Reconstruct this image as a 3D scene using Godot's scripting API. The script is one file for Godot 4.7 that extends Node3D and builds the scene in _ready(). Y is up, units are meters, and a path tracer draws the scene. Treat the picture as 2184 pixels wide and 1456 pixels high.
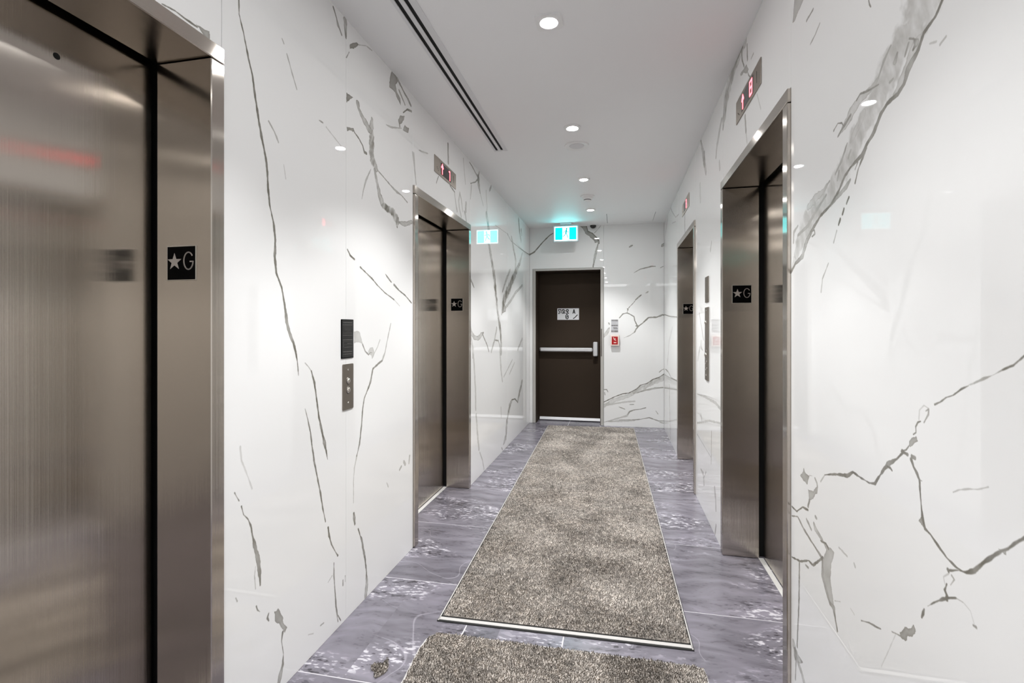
extends Node3D
# An elevator lobby: polished marble slabs, four brushed steel elevator entrances, a fire exit door at the end.
# x to the right, y up, the corridor runs along -z; s = -z is the distance along a side wall.

const WL := -1.185      # surface of the left wall
const WR := 0.604       # surface of the right wall
const CEIL := 2.689
const FAR := -6.668     # surface of the end wall
const BACK := 3.2       # surface of the wall behind
const LEAF := -6.92     # face of the fire door
const EYE := 1.30
const FOCAL := 1041.4   # in pixels of the 2184 x 1456 frame

const LEFT_VEINS := [
	[0, 0.95, 1345, 2398, 4.1, 1347, 2354, 4.1, 1348, 2309, 5.6, 1367, 2260, 5.9, 1387, 2195, 7.2, 1406, 2143, 7.2, 1421, 2071, 8.3, 1436, 2006, 8.4, 1451, 1949, 11, 1470, 1891, 8.6, 1478, 1836, 8.4, 1480, 1796, 9.6, 1489, 1733, 6.2, 1509, 1672, 8.7, 1518, 1615, 11.1, 1515, 1556, 12.2, 1523, 1499, 9.9, 1551, 1451, 7.5, 1566, 1392, 10.3, 1580, 1324, 15.4, 1600, 1272, 15.1, 1616, 1249, 12.6, 1630, 1213, 7.9, 1640, 1177, 5.5, 1647, 1122, 2.8],
	[0, 0.5, 1687, 1167, 3.3, 1709, 1150, 3.4, 1727, 1132, 7.1],
	[0, 0.95, 1727, 1132, 8.4, 1747, 1083, 11.7, 1760, 1025, 7.6, 1776, 946, 9, 1793, 895, 13.3, 1803, 864, 8.9, 1815, 832, 17.9, 1828, 790, 9.1, 1838, 753, 3.1],
	[0, 0.85, 1687, 989, 2.7, 1702, 950, 4.1, 1721, 891, 7, 1732, 832, 7.2, 1747, 763, 9.9, 1766, 701, 7, 1788, 627, 10.1, 1803, 564, 7.3, 1823, 498, 4.3],
	[0, 0.9, 1842, 466, 7.8, 1849, 429, 10.3, 1866, 387, 6.4, 1889, 351, 3.6, 1914, 315, 8.3],
	[0, 0.75, 1885, 298, 3.6, 1885, 242, 8.6, 1894, 167, 6.7, 1901, 102, 8.1, 1912, 60, 6.5, 1938, 20, 5.7],
	[0, 0.7, 1901, 92, 4.7, 1909, 57, 6.2, 1916, 28, 6.2],
	[0, 0.4, 1871, 249, 5.3, 1842, 236, 3.5],
	[0, 0.6, 1974, 198, 5.8, 1974, 172, 3.9],
	[0, 0.6, 1955, 187, 7.6, 1955, 166, 9.5],
	[0, 0.45, 2424, 1328, 7.7, 2396, 1269, 7.7, 2356, 1177, 9.8, 2325, 1136, 13.7],
	[0, 0.85, 2325, 1136, 9, 2279, 1121, 12, 2225, 1101, 10.1, 2206, 1045, 13.7, 2183, 1013, 10.4, 2142, 967, 8.6, 2127, 919, 9, 2116, 842, 8.9, 2098, 757, 11.1, 2073, 708, 6.5],
	[0, 0.3, 2073, 708, 8.8, 2052, 659, 8.6, 2044, 597, 6.2, 2044, 499, 6.2],
	[0, 0.95, 2046, 450, 11.1, 2050, 432, 18.9, 2056, 397, 13.4],
	[0, 0.9, 2086, 363, 6.5, 2105, 322, 6.5, 2120, 294, 16.1, 2138, 230, 13.1, 2151, 190, 11.8, 2162, 128, 8.5, 2165, 70, 20.7, 2160, 38, 26.6, 2156, 6, 24.1],
	[1, 0.45, 2049, 1289, 2094, 1290, 2105, 1277, 2112, 1259, 2123, 1237, 2123, 1228, 2094, 1236, 2073, 1238, 2049, 1233],
	[0, 0.7, 2126, 1226, 7.3, 2152, 1191, 7.6, 2185, 1173, 6.1, 2201, 1184, 5.1, 2220, 1181, 3.1],
	[1, 0.4, 2178, 1188, 2197, 1208, 2228, 1207, 2244, 1181, 2220, 1152, 2212, 1170, 2185, 1173],
	[0, 0.4, 2220, 1154, 5.3, 2244, 1180, 5.2, 2276, 1209, 5.5, 2301, 1244, 4.4],
	[0, 0.8, 1329, 780, 3.8, 1338, 764, 2.3, 1348, 748, 3.9],
	[0, 0.85, 1358, 727, 4.5, 1367, 697, 4, 1387, 674, 3.9, 1400, 646, 5.5, 1407, 611, 5.7, 1417, 576, 15.1, 1430, 531, 17.6, 1439, 479, 14.6, 1443, 429, 6.4],
	[0, 0.4, 1421, 503, 3.5, 1416, 474, 3.3, 1421, 428, 5.1],
	[0, 0.8, 1424, 368, 4.1, 1430, 352, 4.4, 1441, 340, 2.7],
	[0, 0.8, 1484, 310, 5.6, 1478, 298, 9.1, 1485, 283, 4.3],
	[1, 0.8, 1511, 301, 1523, 294, 1532, 301, 1543, 284, 1554, 261, 1563, 230, 1579, 202, 1566, 193, 1541, 235, 1516, 266],
	[0, 0.85, 1557, 200, 8.5, 1551, 170, 3.7, 1561, 120, 3.7, 1557, 80, 11.5, 1548, 61, 21.6, 1536, 31, 18.7, 1520, 5, 7.9],
	[0, 0.22, 1353, 921, 7.8, 1358, 875, 7.4, 1379, 831, 4.4, 1405, 769, 4.5],
	[0, 0.5, 1787, 87, 6.1, 1811, 84, 6.2],
	[0, 0.25, 1709, 98, 4.3, 1739, 84, 4.4],
	[0, 0.5, 2531, 513, 12.3, 2556, 526, 12.4],
	[0, 0.6, 2587, 544, 19.3, 2606, 524, 17.5],
	[0, 0.45, 2667, 557, 13.8, 2657, 518, 13.7],
	[0, 0.3, 2377, 488, 7.8, 2394, 462, 7.9],
	[0, 0.5, 1334, 444, 4.3, 1340, 430, 4.3],
	[0, 0.4, 1554, 2350, 6.2, 1563, 2338, 6.2],
	[0, 0.45, 1580, 2309, 4.6, 1609, 2254, 6.3, 1637, 2206, 4.8],
	[0, 0.45, 1484, 2022, 5.2, 1513, 1997, 6.6, 1523, 1984, 10.9, 1534, 1968, 5.5],
	[0, 0.6, 1779, 2148, 4.3, 1792, 2149, 9.1, 1805, 2149, 4.8],
	[0, 0.25, 1828, 2141, 4.5, 1953, 2098, 6.4],
	[0, 0.25, 1563, 1897, 4.1, 1574, 1849, 4.1],
	[0, 0.75, 1880, 2674, 8.7, 1907, 2641, 11, 1916, 2621, 17.7, 1927, 2612, 8.8, 1944, 2596, 13.3],
	[0, 0.8, 1972, 2676, 28.7, 1976, 2642, 20.5, 1980, 2602, 10.2],
	[1, 1, 2011, 2588, 2042, 2614, 2073, 2634, 2088, 2632, 2052, 2593, 2011, 2570],
	[0, 0.4, 2083, 2629, 4, 2160, 2667, 4.7, 2218, 2677, 7.4],
	[0, 0.55, 2007, 2552, 6.2, 1984, 2515, 4.9],
	[1, 1, 1984, 2359, 2042, 2363, 1984, 2315],
	[0, 0.9, 2083, 2354, 30.5, 2090, 2335, 21.3, 2116, 2313, 23.7, 2160, 2292, 34, 2195, 2272, 35.5],
	[0, 0.75, 2218, 2339, 17.7, 2211, 2290, 42, 2216, 2251, 56.9, 2211, 2179, 53.4, 2225, 2138, 65.4, 2262, 2105, 33.6],
	[0, 0.8, 2245, 2095, 20.6, 2267, 2045, 20.8, 2297, 1982, 36.2, 2330, 1942, 44.7, 2396, 1934, 44, 2452, 1928, 56.4, 2501, 1894, 62.8, 2501, 1861, 11.8],
	[0, 0.75, 2525, 1892, 13.7, 2602, 1898, 28.9, 2697, 1929, 21.9],
	[1, 0.95, 1984, 2204, 2011, 2210, 2042, 2224, 2056, 2211, 2021, 2202, 1988, 2188],
	[0, 0.9, 2052, 2207, 8.8, 2094, 2193, 7.7, 2127, 2172, 9, 2144, 2147, 12.6, 2162, 2148, 12.7],
	[0, 0.4, 2206, 2085, 4.9, 2160, 2019, 13.7, 2133, 1961, 5.6, 2120, 1918, 5.9],
	[0, 0.55, 2279, 2102, 5.3, 2356, 2084, 7.3, 2438, 2064, 9.3, 2490, 2054, 15.3, 2556, 2051, 5.5, 2634, 2031, 8.2],
	[1, 0.95, 2432, 2685, 2490, 2690, 2510, 2670, 2481, 2636, 2496, 2605, 2540, 2586, 2549, 2554, 2510, 2566, 2472, 2594, 2405, 2587, 2416, 2642],
	[0, 0.9, 2501, 2679, 21.4, 2556, 2660, 13.7, 2602, 2642, 13.4, 2651, 2630, 17.2, 2684, 2611, 16.1],
	[0, 0.7, 2525, 2625, 14.6, 2571, 2601, 12, 2602, 2581, 12.4],
	[0, 0.9, 2580, 2527, 8, 2634, 2568, 9.8, 2691, 2582, 14.9],
	[1, 0.9, 2513, 2454, 2540, 2494, 2596, 2514, 2580, 2478, 2531, 2438],
	[0, 0.8, 2522, 2458, 13.1, 2534, 2429, 16.5],
	[1, 0.9, 2596, 2462, 2657, 2469, 2644, 2434, 2577, 2423],
	[0, 0.4, 2556, 2428, 6.2, 2424, 2380, 9.9, 2369, 2372, 5.6],
	[0, 0.9, 1992, 1657, 5.3, 2015, 1634, 9.4, 2052, 1621, 9.8],
	[0, 0.9, 2105, 1591, 8.7, 2160, 1570, 6, 2218, 1548, 7.9, 2279, 1518, 6.5, 2356, 1488, 6.1, 2461, 1459, 7.7],
	[0, 0.3, 2461, 1459, 5.3, 2531, 1428, 5.4],
	[0, 0.85, 2361, 1586, 5.6, 2410, 1560, 11.4, 2430, 1550, 7.7],
	[0, 0.9, 2461, 1540, 14.3, 2525, 1513, 8.6, 2602, 1492, 7.2, 2694, 1452, 9.8],
	[0, 0.35, 2711, 2344, 18.3, 2735, 2282, 18.4, 2760, 2176, 14.7],
	[0, 0.9, 1076, 2165, 4.2, 1114, 2172, 6.1, 1148, 2170, 4.9, 1187, 2171, 6.5],
	[1, 0.9, 1184, 2176, 1232, 2183, 1232, 2155, 1220, 2151, 1203, 2169],
	[0, 0.35, 2727, 2349, 10.9, 2738, 2285, 10.9, 2755, 2180, 11],
	[0, 0.8, 3330, 2623, 24.4, 3336, 2492, 24.5],
	[0, 0.35, 2802, 2393, 5.6, 2881, 2408, 9.3, 2951, 2424, 5.6],
	[0, 0.6, 3142, 2336, 10, 3121, 2311, 10.7, 3102, 2281, 11.3],
	[0, 0.8, 3373, 2340, 10.5, 3474, 2321, 12.6],
	[0, 0.4, 3474, 2316, 20.2, 3507, 2240, 20.2, 3534, 2193, 20.1],
	[0, 0.4, 3602, 2351, 17.7, 3574, 2278, 19.6, 3585, 2237, 20.6, 3637, 2173, 19.9],
	[0, 0.4, 3602, 2351, 17, 3644, 2296, 18.1, 3666, 2224, 18.5],
	[0, 0.8, 3758, 2308, 36.3, 3750, 2244, 32.6],
	[0, 0.55, 3709, 2234, 17.6, 3746, 2209, 28.4, 3765, 2162, 19.2],
	[0, 0.3, 3691, 2644, 15.3, 3709, 2560, 15.5, 3746, 2458, 15.6],
	[0, 0.65, 3854, 2670, 10.8, 3943, 2658, 16.9, 4049, 2631, 15.2, 4115, 2621, 23.8],
	[0, 0.75, 3882, 2503, 8, 4027, 2558, 9.1, 4115, 2615, 24.3, 4137, 2671, 29.6],
	[0, 0.8, 4115, 2621, 84.2, 4137, 2559, 65.3, 4169, 2505, 23.1],
	[0, 0.3, 4183, 2497, 20, 4277, 2419, 16.4],
	[0, 0.4, 3910, 2494, 22, 3882, 2380, 18.2],
	[0, 0.7, 4504, 2617, 28, 4557, 2669, 28.3],
	[0, 0.35, 4375, 2575, 31.3, 4410, 2439, 31, 4390, 2361, 27.6],
	[0, 0.75, 4390, 2361, 58.5, 4441, 2287, 74.5, 4477, 2227, 64.1, 4467, 2118, 47.2, 4557, 1997, 68.5, 4668, 1846, 106, 4726, 1697, 99.3, 4784, 1587, 73.7, 4814, 1474, 55, 4906, 1345, 88.2, 4969, 1197, 79.4, 4988, 1063, 51.5, 4969, 1034, 33.3],
	[0, 0.55, 4925, 1066, 48.3, 4969, 886, 47.2, 5034, 746, 28.5],
	[0, 0.65, 5496, 2345, 45.1, 5615, 2234, 72.3, 5738, 2117, 75.1, 5697, 1993, 37.8],
	[0, 0.65, 5911, 2648, 81.1, 5956, 2534, 85.8, 6066, 2413, 48.7],
	[0, 0.6, 6076, 2540, 74, 6104, 2510, 74.3],
	[0, 0.3, 4726, 2332, 6.9, 5273, 2352, 7.7],
	[0, 0.55, 5273, 2352, 13.6, 5458, 2306, 9.8, 5956, 2305, 8.8, 6716, 2326, 14.4],
	[0, 0.65, 6142, 2263, 33.2, 6002, 2135, 64.2, 5781, 2003, 98.4, 5535, 1860, 122.4, 5309, 1727, 125.5, 5134, 1622, 143.5, 5067, 1543, 141.7, 5001, 1458, 30.5],
	[0, 0.85, 5535, 1827, 26.2, 5273, 1693, 26.1, 5067, 1573, 78, 5168, 1517, 64.6, 5034, 1474, 18.3],
	[0, 0.65, 5420, 1969, 36.3, 5203, 1827, 44.9, 5034, 1691, 23.5],
	[0, 0.6, 6142, 1855, 31, 5697, 1723, 36.7, 5458, 1625, 38.4, 5168, 1524, 29.6],
	[0, 0.6, 3894, 1707, 21.4, 3943, 1676, 21.7, 3985, 1650, 13.7],
	[0, 0.65, 3862, 1324, 31.7, 3910, 1265, 36.9, 3985, 1229, 39.2, 4115, 1214, 40, 4215, 1250, 43.5, 4291, 1265, 9.5],
	[0, 0.6, 4253, 1250, 16.4, 4400, 1156, 18.3, 4477, 1086, 20.8],
	[0, 0.55, 3870, 1254, 40.1, 3943, 1146, 45, 3951, 1067, 40.9],
	[0, 0.6, 4784, 1301, 38.1, 4697, 1189, 34.3, 4568, 1082, 30.5],
	[0, 0.55, 4697, 1189, 8.5, 4857, 1178, 16.5, 4969, 1064, 26.8],
	[0, 0.6, 6142, 1174, 35.6, 5956, 1090, 34.6, 5850, 1042, 34],
	[0, 0.5, 3943, 1146, 39.4, 3985, 1000, 32.3, 4027, 779, 33.5, 4036, 607, 29.9],
	[0, 0.55, 4049, 556, 32.4, 4092, 376, 40.2, 4137, 242, 31.7],
	[0, 0.35, 4160, 211, 16.2, 4253, 112, 19, 4301, 22, 22.2],
	[0, 0.3, 5535, 940, 20.8, 5309, 859, 19.9, 5100, 785, 19.2],
	[0, 0.3, 5655, 899, 23.3, 5383, 789, 22.2],
	[0, 0.7, 6142, 630, 50.1, 6002, 538, 90.1, 5850, 418, 58.8],
	[0, 0.75, 5850, 401, 16.4, 5697, 465, 18, 5496, 482, 13.5],
	[0, 0.65, 5520, 474, 33, 5383, 422, 93.7, 5273, 313, 48.3],
	[0, 0.65, 5259, 277, 85.8, 5203, 125, 89.9, 5087, 66, 22.9],
	[0, 0.6, 5001, 46, 21.8, 5034, 23, 22],
	[0, 0.3, 4969, 471, 30.9, 4982, 380, 31],
]
const RIGHT_VEINS := [
	[0, 0.55, 2532, 2684, 49.3, 2594, 2676, 37.9, 2679, 2678, 62.5, 2845, 2655, 121.5, 2956, 2601, 131.1, 3006, 2522, 103.3, 3034, 2465, 26.2],
	[0, 0.8, 2574, 2679, 13.1, 2685, 2685, 18.7, 2810, 2661, 24.5, 2956, 2609, 28.8, 3014, 2534, 52.1, 3034, 2469, 26.2],
	[1, 0.75, 2633, 2575, 2589, 2567, 2560, 2567, 2505, 2557, 2472, 2517, 2510, 2516, 2560, 2543, 2618, 2560],
	[0, 0.8, 2603, 2673, 19.1, 2589, 2622, 15.5, 2554, 2574, 14.7],
	[0, 0.8, 2499, 2524, 9.5, 2472, 2490, 8.2, 2426, 2452, 4.8],
	[0, 0.7, 2499, 2644, 15, 2491, 2573, 15],
	[0, 0.4, 2389, 2544, 8.5, 2426, 2541, 8.6],
	[0, 0.7, 3075, 2534, 23.3, 3139, 2489, 40.8, 3206, 2433, 41.2, 3243, 2368, 24.3],
	[0, 0.8, 3802, 2680, 22.1, 3726, 2582, 51.7, 3665, 2498, 108.5, 3589, 2380, 31.1],
	[0, 0.5, 3139, 2302, 29.6, 3126, 2262, 29.4],
	[0, 0.6, 2537, 2323, 19.4, 2518, 2244, 19.3],
	[0, 0.25, 2518, 2244, 11.6, 2499, 2180, 11.5],
	[0, 0.25, 2329, 2332, 7.1, 2272, 2242, 7],
	[0, 0.35, 3835, 2358, 50.4, 3822, 2255, 50.2],
	[0, 0.4, 5881, 2703, 28.2, 5727, 2615, 20.5, 5374, 2470, 10.1, 5123, 2444, 12.5],
	[0, 0.7, 4666, 2353, 49.4, 4666, 2164, 49.4],
	[0, 0.5, 3389, 1863, 27, 3425, 1820, 27.3],
	[0, 0.4, 6217, 2640, 61.1, 6458, 2506, 63.5],
	[0, 0.4, 5727, 2482, 8.8, 5374, 2424, 8.3],
	[0, 0.6, 7926, 1488, 12.4, 7139, 1494, 10.7, 6496, 1478, 9.5, 6044, 1450, 8.9, 5184, 1419, 7.5],
	[0, 0.3, 5682, 1315, 39.7, 6044, 1141, 61.7, 6217, 884, 84.8],
	[0, 0.45, 6496, 789, 13.3, 6130, 783, 25.3, 5803, 744, 19.9, 5246, 765, 8.7],
	[0, 0.35, 6595, 532, 15.4, 5246, 674, 12.2],
	[0, 0.75, 5994, 621, 66.5, 5913, 47, 65.5],
	[0, 0.4, 3868, 1410, 23.6, 3770, 1310, 23.1, 3689, 1225, 22.7],
	[0, 0.5, 3790, 1202, 35.6, 3802, 1169, 27.5, 3726, 1145, 14.1],
	[0, 0.6, 3855, 1150, 36.1, 3937, 1071, 36.8],
	[0, 0.35, 3972, 798, 6, 3618, 824, 16, 3252, 837, 21.3, 3055, 818, 16.4],
	[0, 0.3, 3972, 576, 15.8, 3451, 689, 13.6, 3055, 744, 12.4],
	[0, 0.4, 3802, 668, 27.7, 3764, 642, 27.4],
	[0, 0.5, 3389, 623, 20.2, 3399, 417, 20.2],
	[0, 0.3, 3972, 490, 8.9, 3399, 456, 7.6],
	[0, 0.6, 3802, 269, 14.3, 3689, 263, 34.6, 3677, 209, 50.4],
	[0, 0.5, 3589, 308, 11.6, 3677, 241, 11.9],
	[0, 0.65, 3285, 292, 34.7, 3252, 229, 34.7, 3243, 177, 34.1],
	[0, 0.6, 3238, 77, 22.9, 3276, 6, 23.2],
	[0, 0.3, 1113, 1989, 170.2, 1139, 1964, 165.9, 1159, 1939, 127.5, 1188, 1922, 101.3, 1228, 1909, 118.7, 1271, 1879, 127.6, 1307, 1858, 116, 1334, 1837, 90, 1380, 1811, 85.5, 1423, 1786, 99.4, 1462, 1750, 95.1, 1519, 1717, 83.7, 1596, 1685, 78.8, 1683, 1664, 82.1, 1760, 1636, 106, 1823, 1585, 75.3, 1864, 1535, 31.6, 1896, 1506, 11.3],
	[0, 0.85, 1051, 1941, 7.3, 1077, 1924, 7.6, 1098, 1905, 9.1, 1135, 1895, 8, 1153, 1872, 12.1, 1188, 1852, 17.5, 1205, 1826, 11.8, 1228, 1816, 10.8, 1271, 1815, 9.9, 1301, 1801, 11.8, 1328, 1773, 13.1, 1362, 1757, 10.6, 1392, 1738, 11.7, 1449, 1727, 8.8, 1483, 1713, 11, 1519, 1684, 10, 1572, 1658, 8.7, 1647, 1641, 10.3, 1702, 1616, 13.7, 1760, 1582, 20.2, 1791, 1541, 19.3, 1857, 1526, 11.8, 1901, 1500, 9.7],
	[0, 0.5, 1143, 1893, 14.3, 1163, 1888, 31.8, 1180, 1867, 33.4, 1201, 1849, 29.9, 1221, 1828, 25.4, 1242, 1820, 12.5],
	[0, 0.75, 1185, 1913, 4.3, 1169, 1903, 5.8, 1159, 1888, 17.2, 1171, 1882, 7],
	[0, 0.6, 1230, 1907, 8.7, 1239, 1893, 15.4],
	[0, 0.6, 1188, 1904, 8.1, 1201, 1884, 6.2],
	[0, 0.45, 1247, 1859, 5.4, 1260, 1858, 7],
	[0, 0.5, 1256, 1938, 6.4, 1286, 1919, 9.2, 1309, 1893, 10.1, 1345, 1882, 15.5, 1404, 1883, 25.3, 1449, 1864, 35.3, 1493, 1847, 18.6, 1526, 1837, 4.6],
	[0, 0.7, 1307, 1876, 3.9, 1345, 1882, 6.3, 1398, 1896, 5.2, 1416, 1889, 6.7],
	[0, 0.75, 1493, 1854, 4.5, 1501, 1865, 3, 1526, 1874, 3.7, 1552, 1864, 6.4],
	[0, 0.7, 1449, 1864, 8.8, 1493, 1850, 10.5, 1524, 1838, 4.9],
	[0, 0.45, 1380, 1840, 21.7, 1423, 1810, 27, 1449, 1795, 12.1],
	[0, 0.5, 1469, 1797, 7, 1501, 1763, 11, 1541, 1737, 6.7],
	[0, 0.5, 1449, 1771, 12.2, 1462, 1756, 11],
	[0, 0.55, 1519, 1737, 10.9, 1527, 1718, 14],
	[0, 0.45, 1580, 1729, 7.2, 1621, 1713, 15.1, 1692, 1703, 32, 1740, 1692, 23.2],
	[0, 0.5, 1604, 1694, 9.6, 1683, 1664, 11.9, 1744, 1633, 14.4, 1834, 1619, 9.8],
	[0, 0.45, 1834, 1651, 9, 1873, 1635, 12.6, 1877, 1602, 14.2],
	[0, 0.75, 1368, 1747, 9.6, 1386, 1729, 8.5, 1408, 1708, 5.1, 1425, 1678, 6.6],
	[0, 0.6, 1451, 1694, 6.5, 1476, 1682, 16.1, 1519, 1671, 14, 1561, 1658, 5.3],
	[0, 0.7, 1410, 1727, 4.9, 1425, 1713, 3.7],
	[0, 0.9, 1459, 1649, 7.5, 1473, 1637, 7.6],
	[0, 0.9, 1488, 1626, 8.4, 1497, 1614, 8.4],
	[0, 0.9, 1511, 1603, 8.4, 1521, 1590, 8.4],
	[0, 0.4, 1533, 1576, 5.9, 1552, 1546, 6],
	[0, 0.4, 1588, 1491, 5.5, 1630, 1450, 5.6],
	[0, 0.3, 1630, 1450, 6.8, 1640, 1412, 6.9],
	[0, 0.6, 1721, 1609, 5, 1692, 1609, 4.6, 1687, 1595, 7.9, 1711, 1592, 4.7],
	[1, 0.6, 1864, 2457, 1772, 2396, 1785, 2389, 1868, 2369, 1884, 2376],
	[0, 0.6, 1702, 2305, 7.3, 1756, 2303, 7.6],
	[0, 0.45, 1651, 2229, 7.1, 1683, 2216, 6.8, 1724, 2208, 6.5],
	[0, 0.7, 1355, 2106, 5.2, 1351, 2093, 4.6, 1344, 2082, 4],
	[0, 0.35, 1067, 1848, 4.3, 1084, 1843, 4.4],
	[0, 0.25, 1116, 1863, 3.6, 1095, 1855, 3.5],
	[0, 0.85, 865, 1272, 2.9, 887, 1259, 2.6, 908, 1243, 3.8, 930, 1234, 1.9],
	[0, 0.55, 930, 1234, 1.9, 952, 1223, 2, 969, 1217, 4.8, 993, 1206, 2.5],
	[0, 0.4, 993, 1206, 1.6, 1007, 1201, 1.7],
	[0, 0.9, 1007, 1200, 2.1, 1025, 1192, 3, 1047, 1178, 2.7, 1067, 1171, 3.2, 1084, 1160, 2.3, 1100, 1153, 3.2],
	[0, 0.6, 1128, 1136, 1.9, 1119, 1141, 3.4, 1120, 1130, 3.2, 1134, 1112, 2.4],
	[0, 0.25, 1119, 1142, 2.8, 1134, 1146, 2.3, 1149, 1134, 3.4, 1151, 1115, 3.9],
	[0, 0.9, 1145, 1112, 1.9, 1155, 1108, 4.3, 1162, 1098, 3.8, 1161, 1086, 2.8, 1170, 1080, 2.5],
	[1, 0.85, 1185, 1062, 1174, 1073, 1161, 1080, 1156, 1070, 1170, 1059, 1182, 1050, 1188, 1053],
	[0, 0.85, 1184, 1054, 3.5, 1197, 1041, 5.2, 1214, 1034, 3.9],
	[0, 0.85, 1210, 1035, 8.3, 1192, 1033, 8.1],
	[0, 0.85, 1175, 1033, 9.4, 1165, 1032, 10.5],
	[0, 0.88, 1210, 1031, 4.5, 1233, 1012, 4.3, 1266, 992, 13.3, 1284, 977, 9, 1301, 957, 6.2, 1326, 929, 7.4, 1351, 923, 4.3, 1392, 923, 4.9, 1436, 925, 6.7, 1469, 906, 10.8, 1519, 895, 8.3, 1572, 880, 5.2, 1613, 866, 4],
	[0, 0.85, 1271, 986, 4.6, 1258, 986, 8.2, 1251, 982, 3.5],
	[0, 0.4, 1613, 866, 4.7, 1644, 837, 4.8],
	[0, 0.85, 1177, 1026, 8.7, 1170, 1013, 5.9, 1157, 1002, 7.3, 1149, 992, 7.6, 1147, 969, 4.1, 1142, 933, 4.9, 1138, 915, 9.2, 1131, 900, 6.4, 1113, 895, 4.3, 1084, 880, 4.9, 1064, 871, 3.8, 1038, 866, 4.5, 1022, 867, 4.4],
	[1, 0.75, 1155, 905, 1143, 917, 1134, 910, 1131, 899],
	[0, 0.7, 1149, 992, 2.5, 1141, 992, 2.5],
	[0, 0.85, 863, 1007, 4.2, 887, 983, 5.6, 904, 968, 3.2, 918, 953, 3.8, 932, 943, 4.5, 950, 927, 5.4, 963, 914, 6.8, 979, 898, 7.8, 993, 881, 8.3, 1013, 869, 5.3, 1032, 864, 2.8, 1062, 849, 3.1],
	[1, 0.7, 937, 943, 920, 952, 923, 939],
	[0, 0.85, 1062, 851, 6.1, 1060, 848, 4.6],
	[0, 0.3, 1060, 844, 1.6, 1074, 831, 2.1, 1070, 819, 3],
	[0, 0.45, 1051, 845, 2.8, 1044, 841, 2.3, 1054, 826, 1.8],
	[0, 0.9, 1065, 822, 4.2, 1070, 808, 7, 1064, 801, 7.6, 1065, 794, 8.2],
	[0, 0.85, 1122, 749, 1.6, 1098, 771, 3.1, 1077, 787, 5.2, 1060, 799, 5.3, 1039, 810, 2.3],
	[0, 0.4, 1039, 810, 2.5, 1021, 812, 2.4],
	[0, 0.85, 1133, 737, 3.5, 1137, 727, 6.5, 1142, 715, 4.1],
	[0, 0.2, 1019, 812, 2.5, 1002, 807, 2.8, 992, 788, 2.7],
	[0, 0.6, 995, 786, 5.6, 989, 787, 5.6],
	[0, 0.75, 1392, 563, 2.8, 1351, 581, 2.9, 1317, 591, 4.8, 1298, 598, 2.3],
	[0, 0.6, 1251, 620, 2.2, 1228, 628, 2.7, 1214, 632, 4.4],
	[1, 0.88, 1219, 638, 1201, 658, 1174, 675, 1169, 683, 1159, 676, 1174, 657, 1191, 647, 1199, 632, 1214, 628],
	[1, 0.75, 1812, 807, 1789, 825, 1779, 840, 1768, 831, 1732, 828, 1750, 795, 1781, 798],
	[0, 0.5, 1732, 830, 3, 1709, 835, 2.9],
	[0, 0.5, 1687, 834, 8.1, 1672, 824, 9, 1668, 813, 9.5],
	[1, 0.75, 1744, 782, 1702, 788, 1665, 821, 1670, 794, 1702, 766, 1730, 748],
	[0, 0.8, 1732, 749, 10.3, 1744, 726, 11.9],
	[0, 0.85, 1892, 673, 5.9, 1845, 673, 6.1, 1791, 707, 5.8, 1744, 715, 8.5],
	[0, 0.75, 1892, 640, 4.8, 1841, 657, 4.6],
	[0, 0.7, 1834, 658, 6.8, 1781, 639, 10.9, 1721, 626, 6.9, 1683, 620, 8, 1638, 611, 10.5],
	[0, 0.6, 1756, 680, 10, 1717, 663, 9.7],
	[0, 0.65, 1696, 689, 11.1, 1683, 678, 18, 1630, 664, 10.6],
	[0, 0.6, 1683, 716, 10.7, 1674, 714, 10.6],
	[1, 0.62, 1638, 664, 1604, 668, 1550, 665, 1567, 623, 1575, 579, 1561, 538, 1550, 505, 1580, 504, 1604, 529, 1633, 557, 1630, 608, 1601, 649],
	[0, 0.8, 1630, 604, 10.3, 1630, 558, 15.3, 1603, 529, 14.8, 1577, 506, 12.8, 1552, 505, 15.6, 1541, 476, 8.9, 1529, 455, 8.9],
	[0, 0.85, 1644, 658, 5, 1604, 665, 7, 1588, 658, 7.1],
	[0, 0.85, 1626, 616, 8.8, 1665, 584, 8.8, 1702, 556, 9, 1740, 553, 4.5, 1812, 517, 6.8, 1892, 495, 5.4],
	[0, 0.6, 1764, 527, 5.9, 1740, 530, 5.8],
	[0, 0.8, 1819, 513, 10.7, 1823, 383, 10.5, 1841, 212, 10.4],
	[0, 0.7, 1877, 205, 22.1, 1854, 179, 55.3, 1828, 177, 26.1, 1791, 191, 3.7],
	[0, 0.6, 1850, 170, 8.5, 1857, 88, 8.5],
	[0, 0.75, 1841, 168, 18.8, 1797, 150, 19.5, 1770, 126, 20.2],
	[0, 0.35, 1047, 1000, 2.8, 1032, 1009, 2.7, 1007, 1019, 2.7, 985, 1025, 2.6, 960, 1037, 2.5],
	[0, 0.3, 1519, 692, 5.8, 1469, 690, 5.6],
	[0, 0.4, 1546, 529, 2.4, 1510, 546, 2.4],
	[0, 0.3, 1430, 689, 8.4, 1425, 684, 8.4],
	[0, 0.2, 1237, 622, 2.5, 1261, 576, 2.5, 1296, 512, 2.5],
	[0, 0.2, 1449, 561, 4.7, 1429, 557, 4.6],
]
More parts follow.
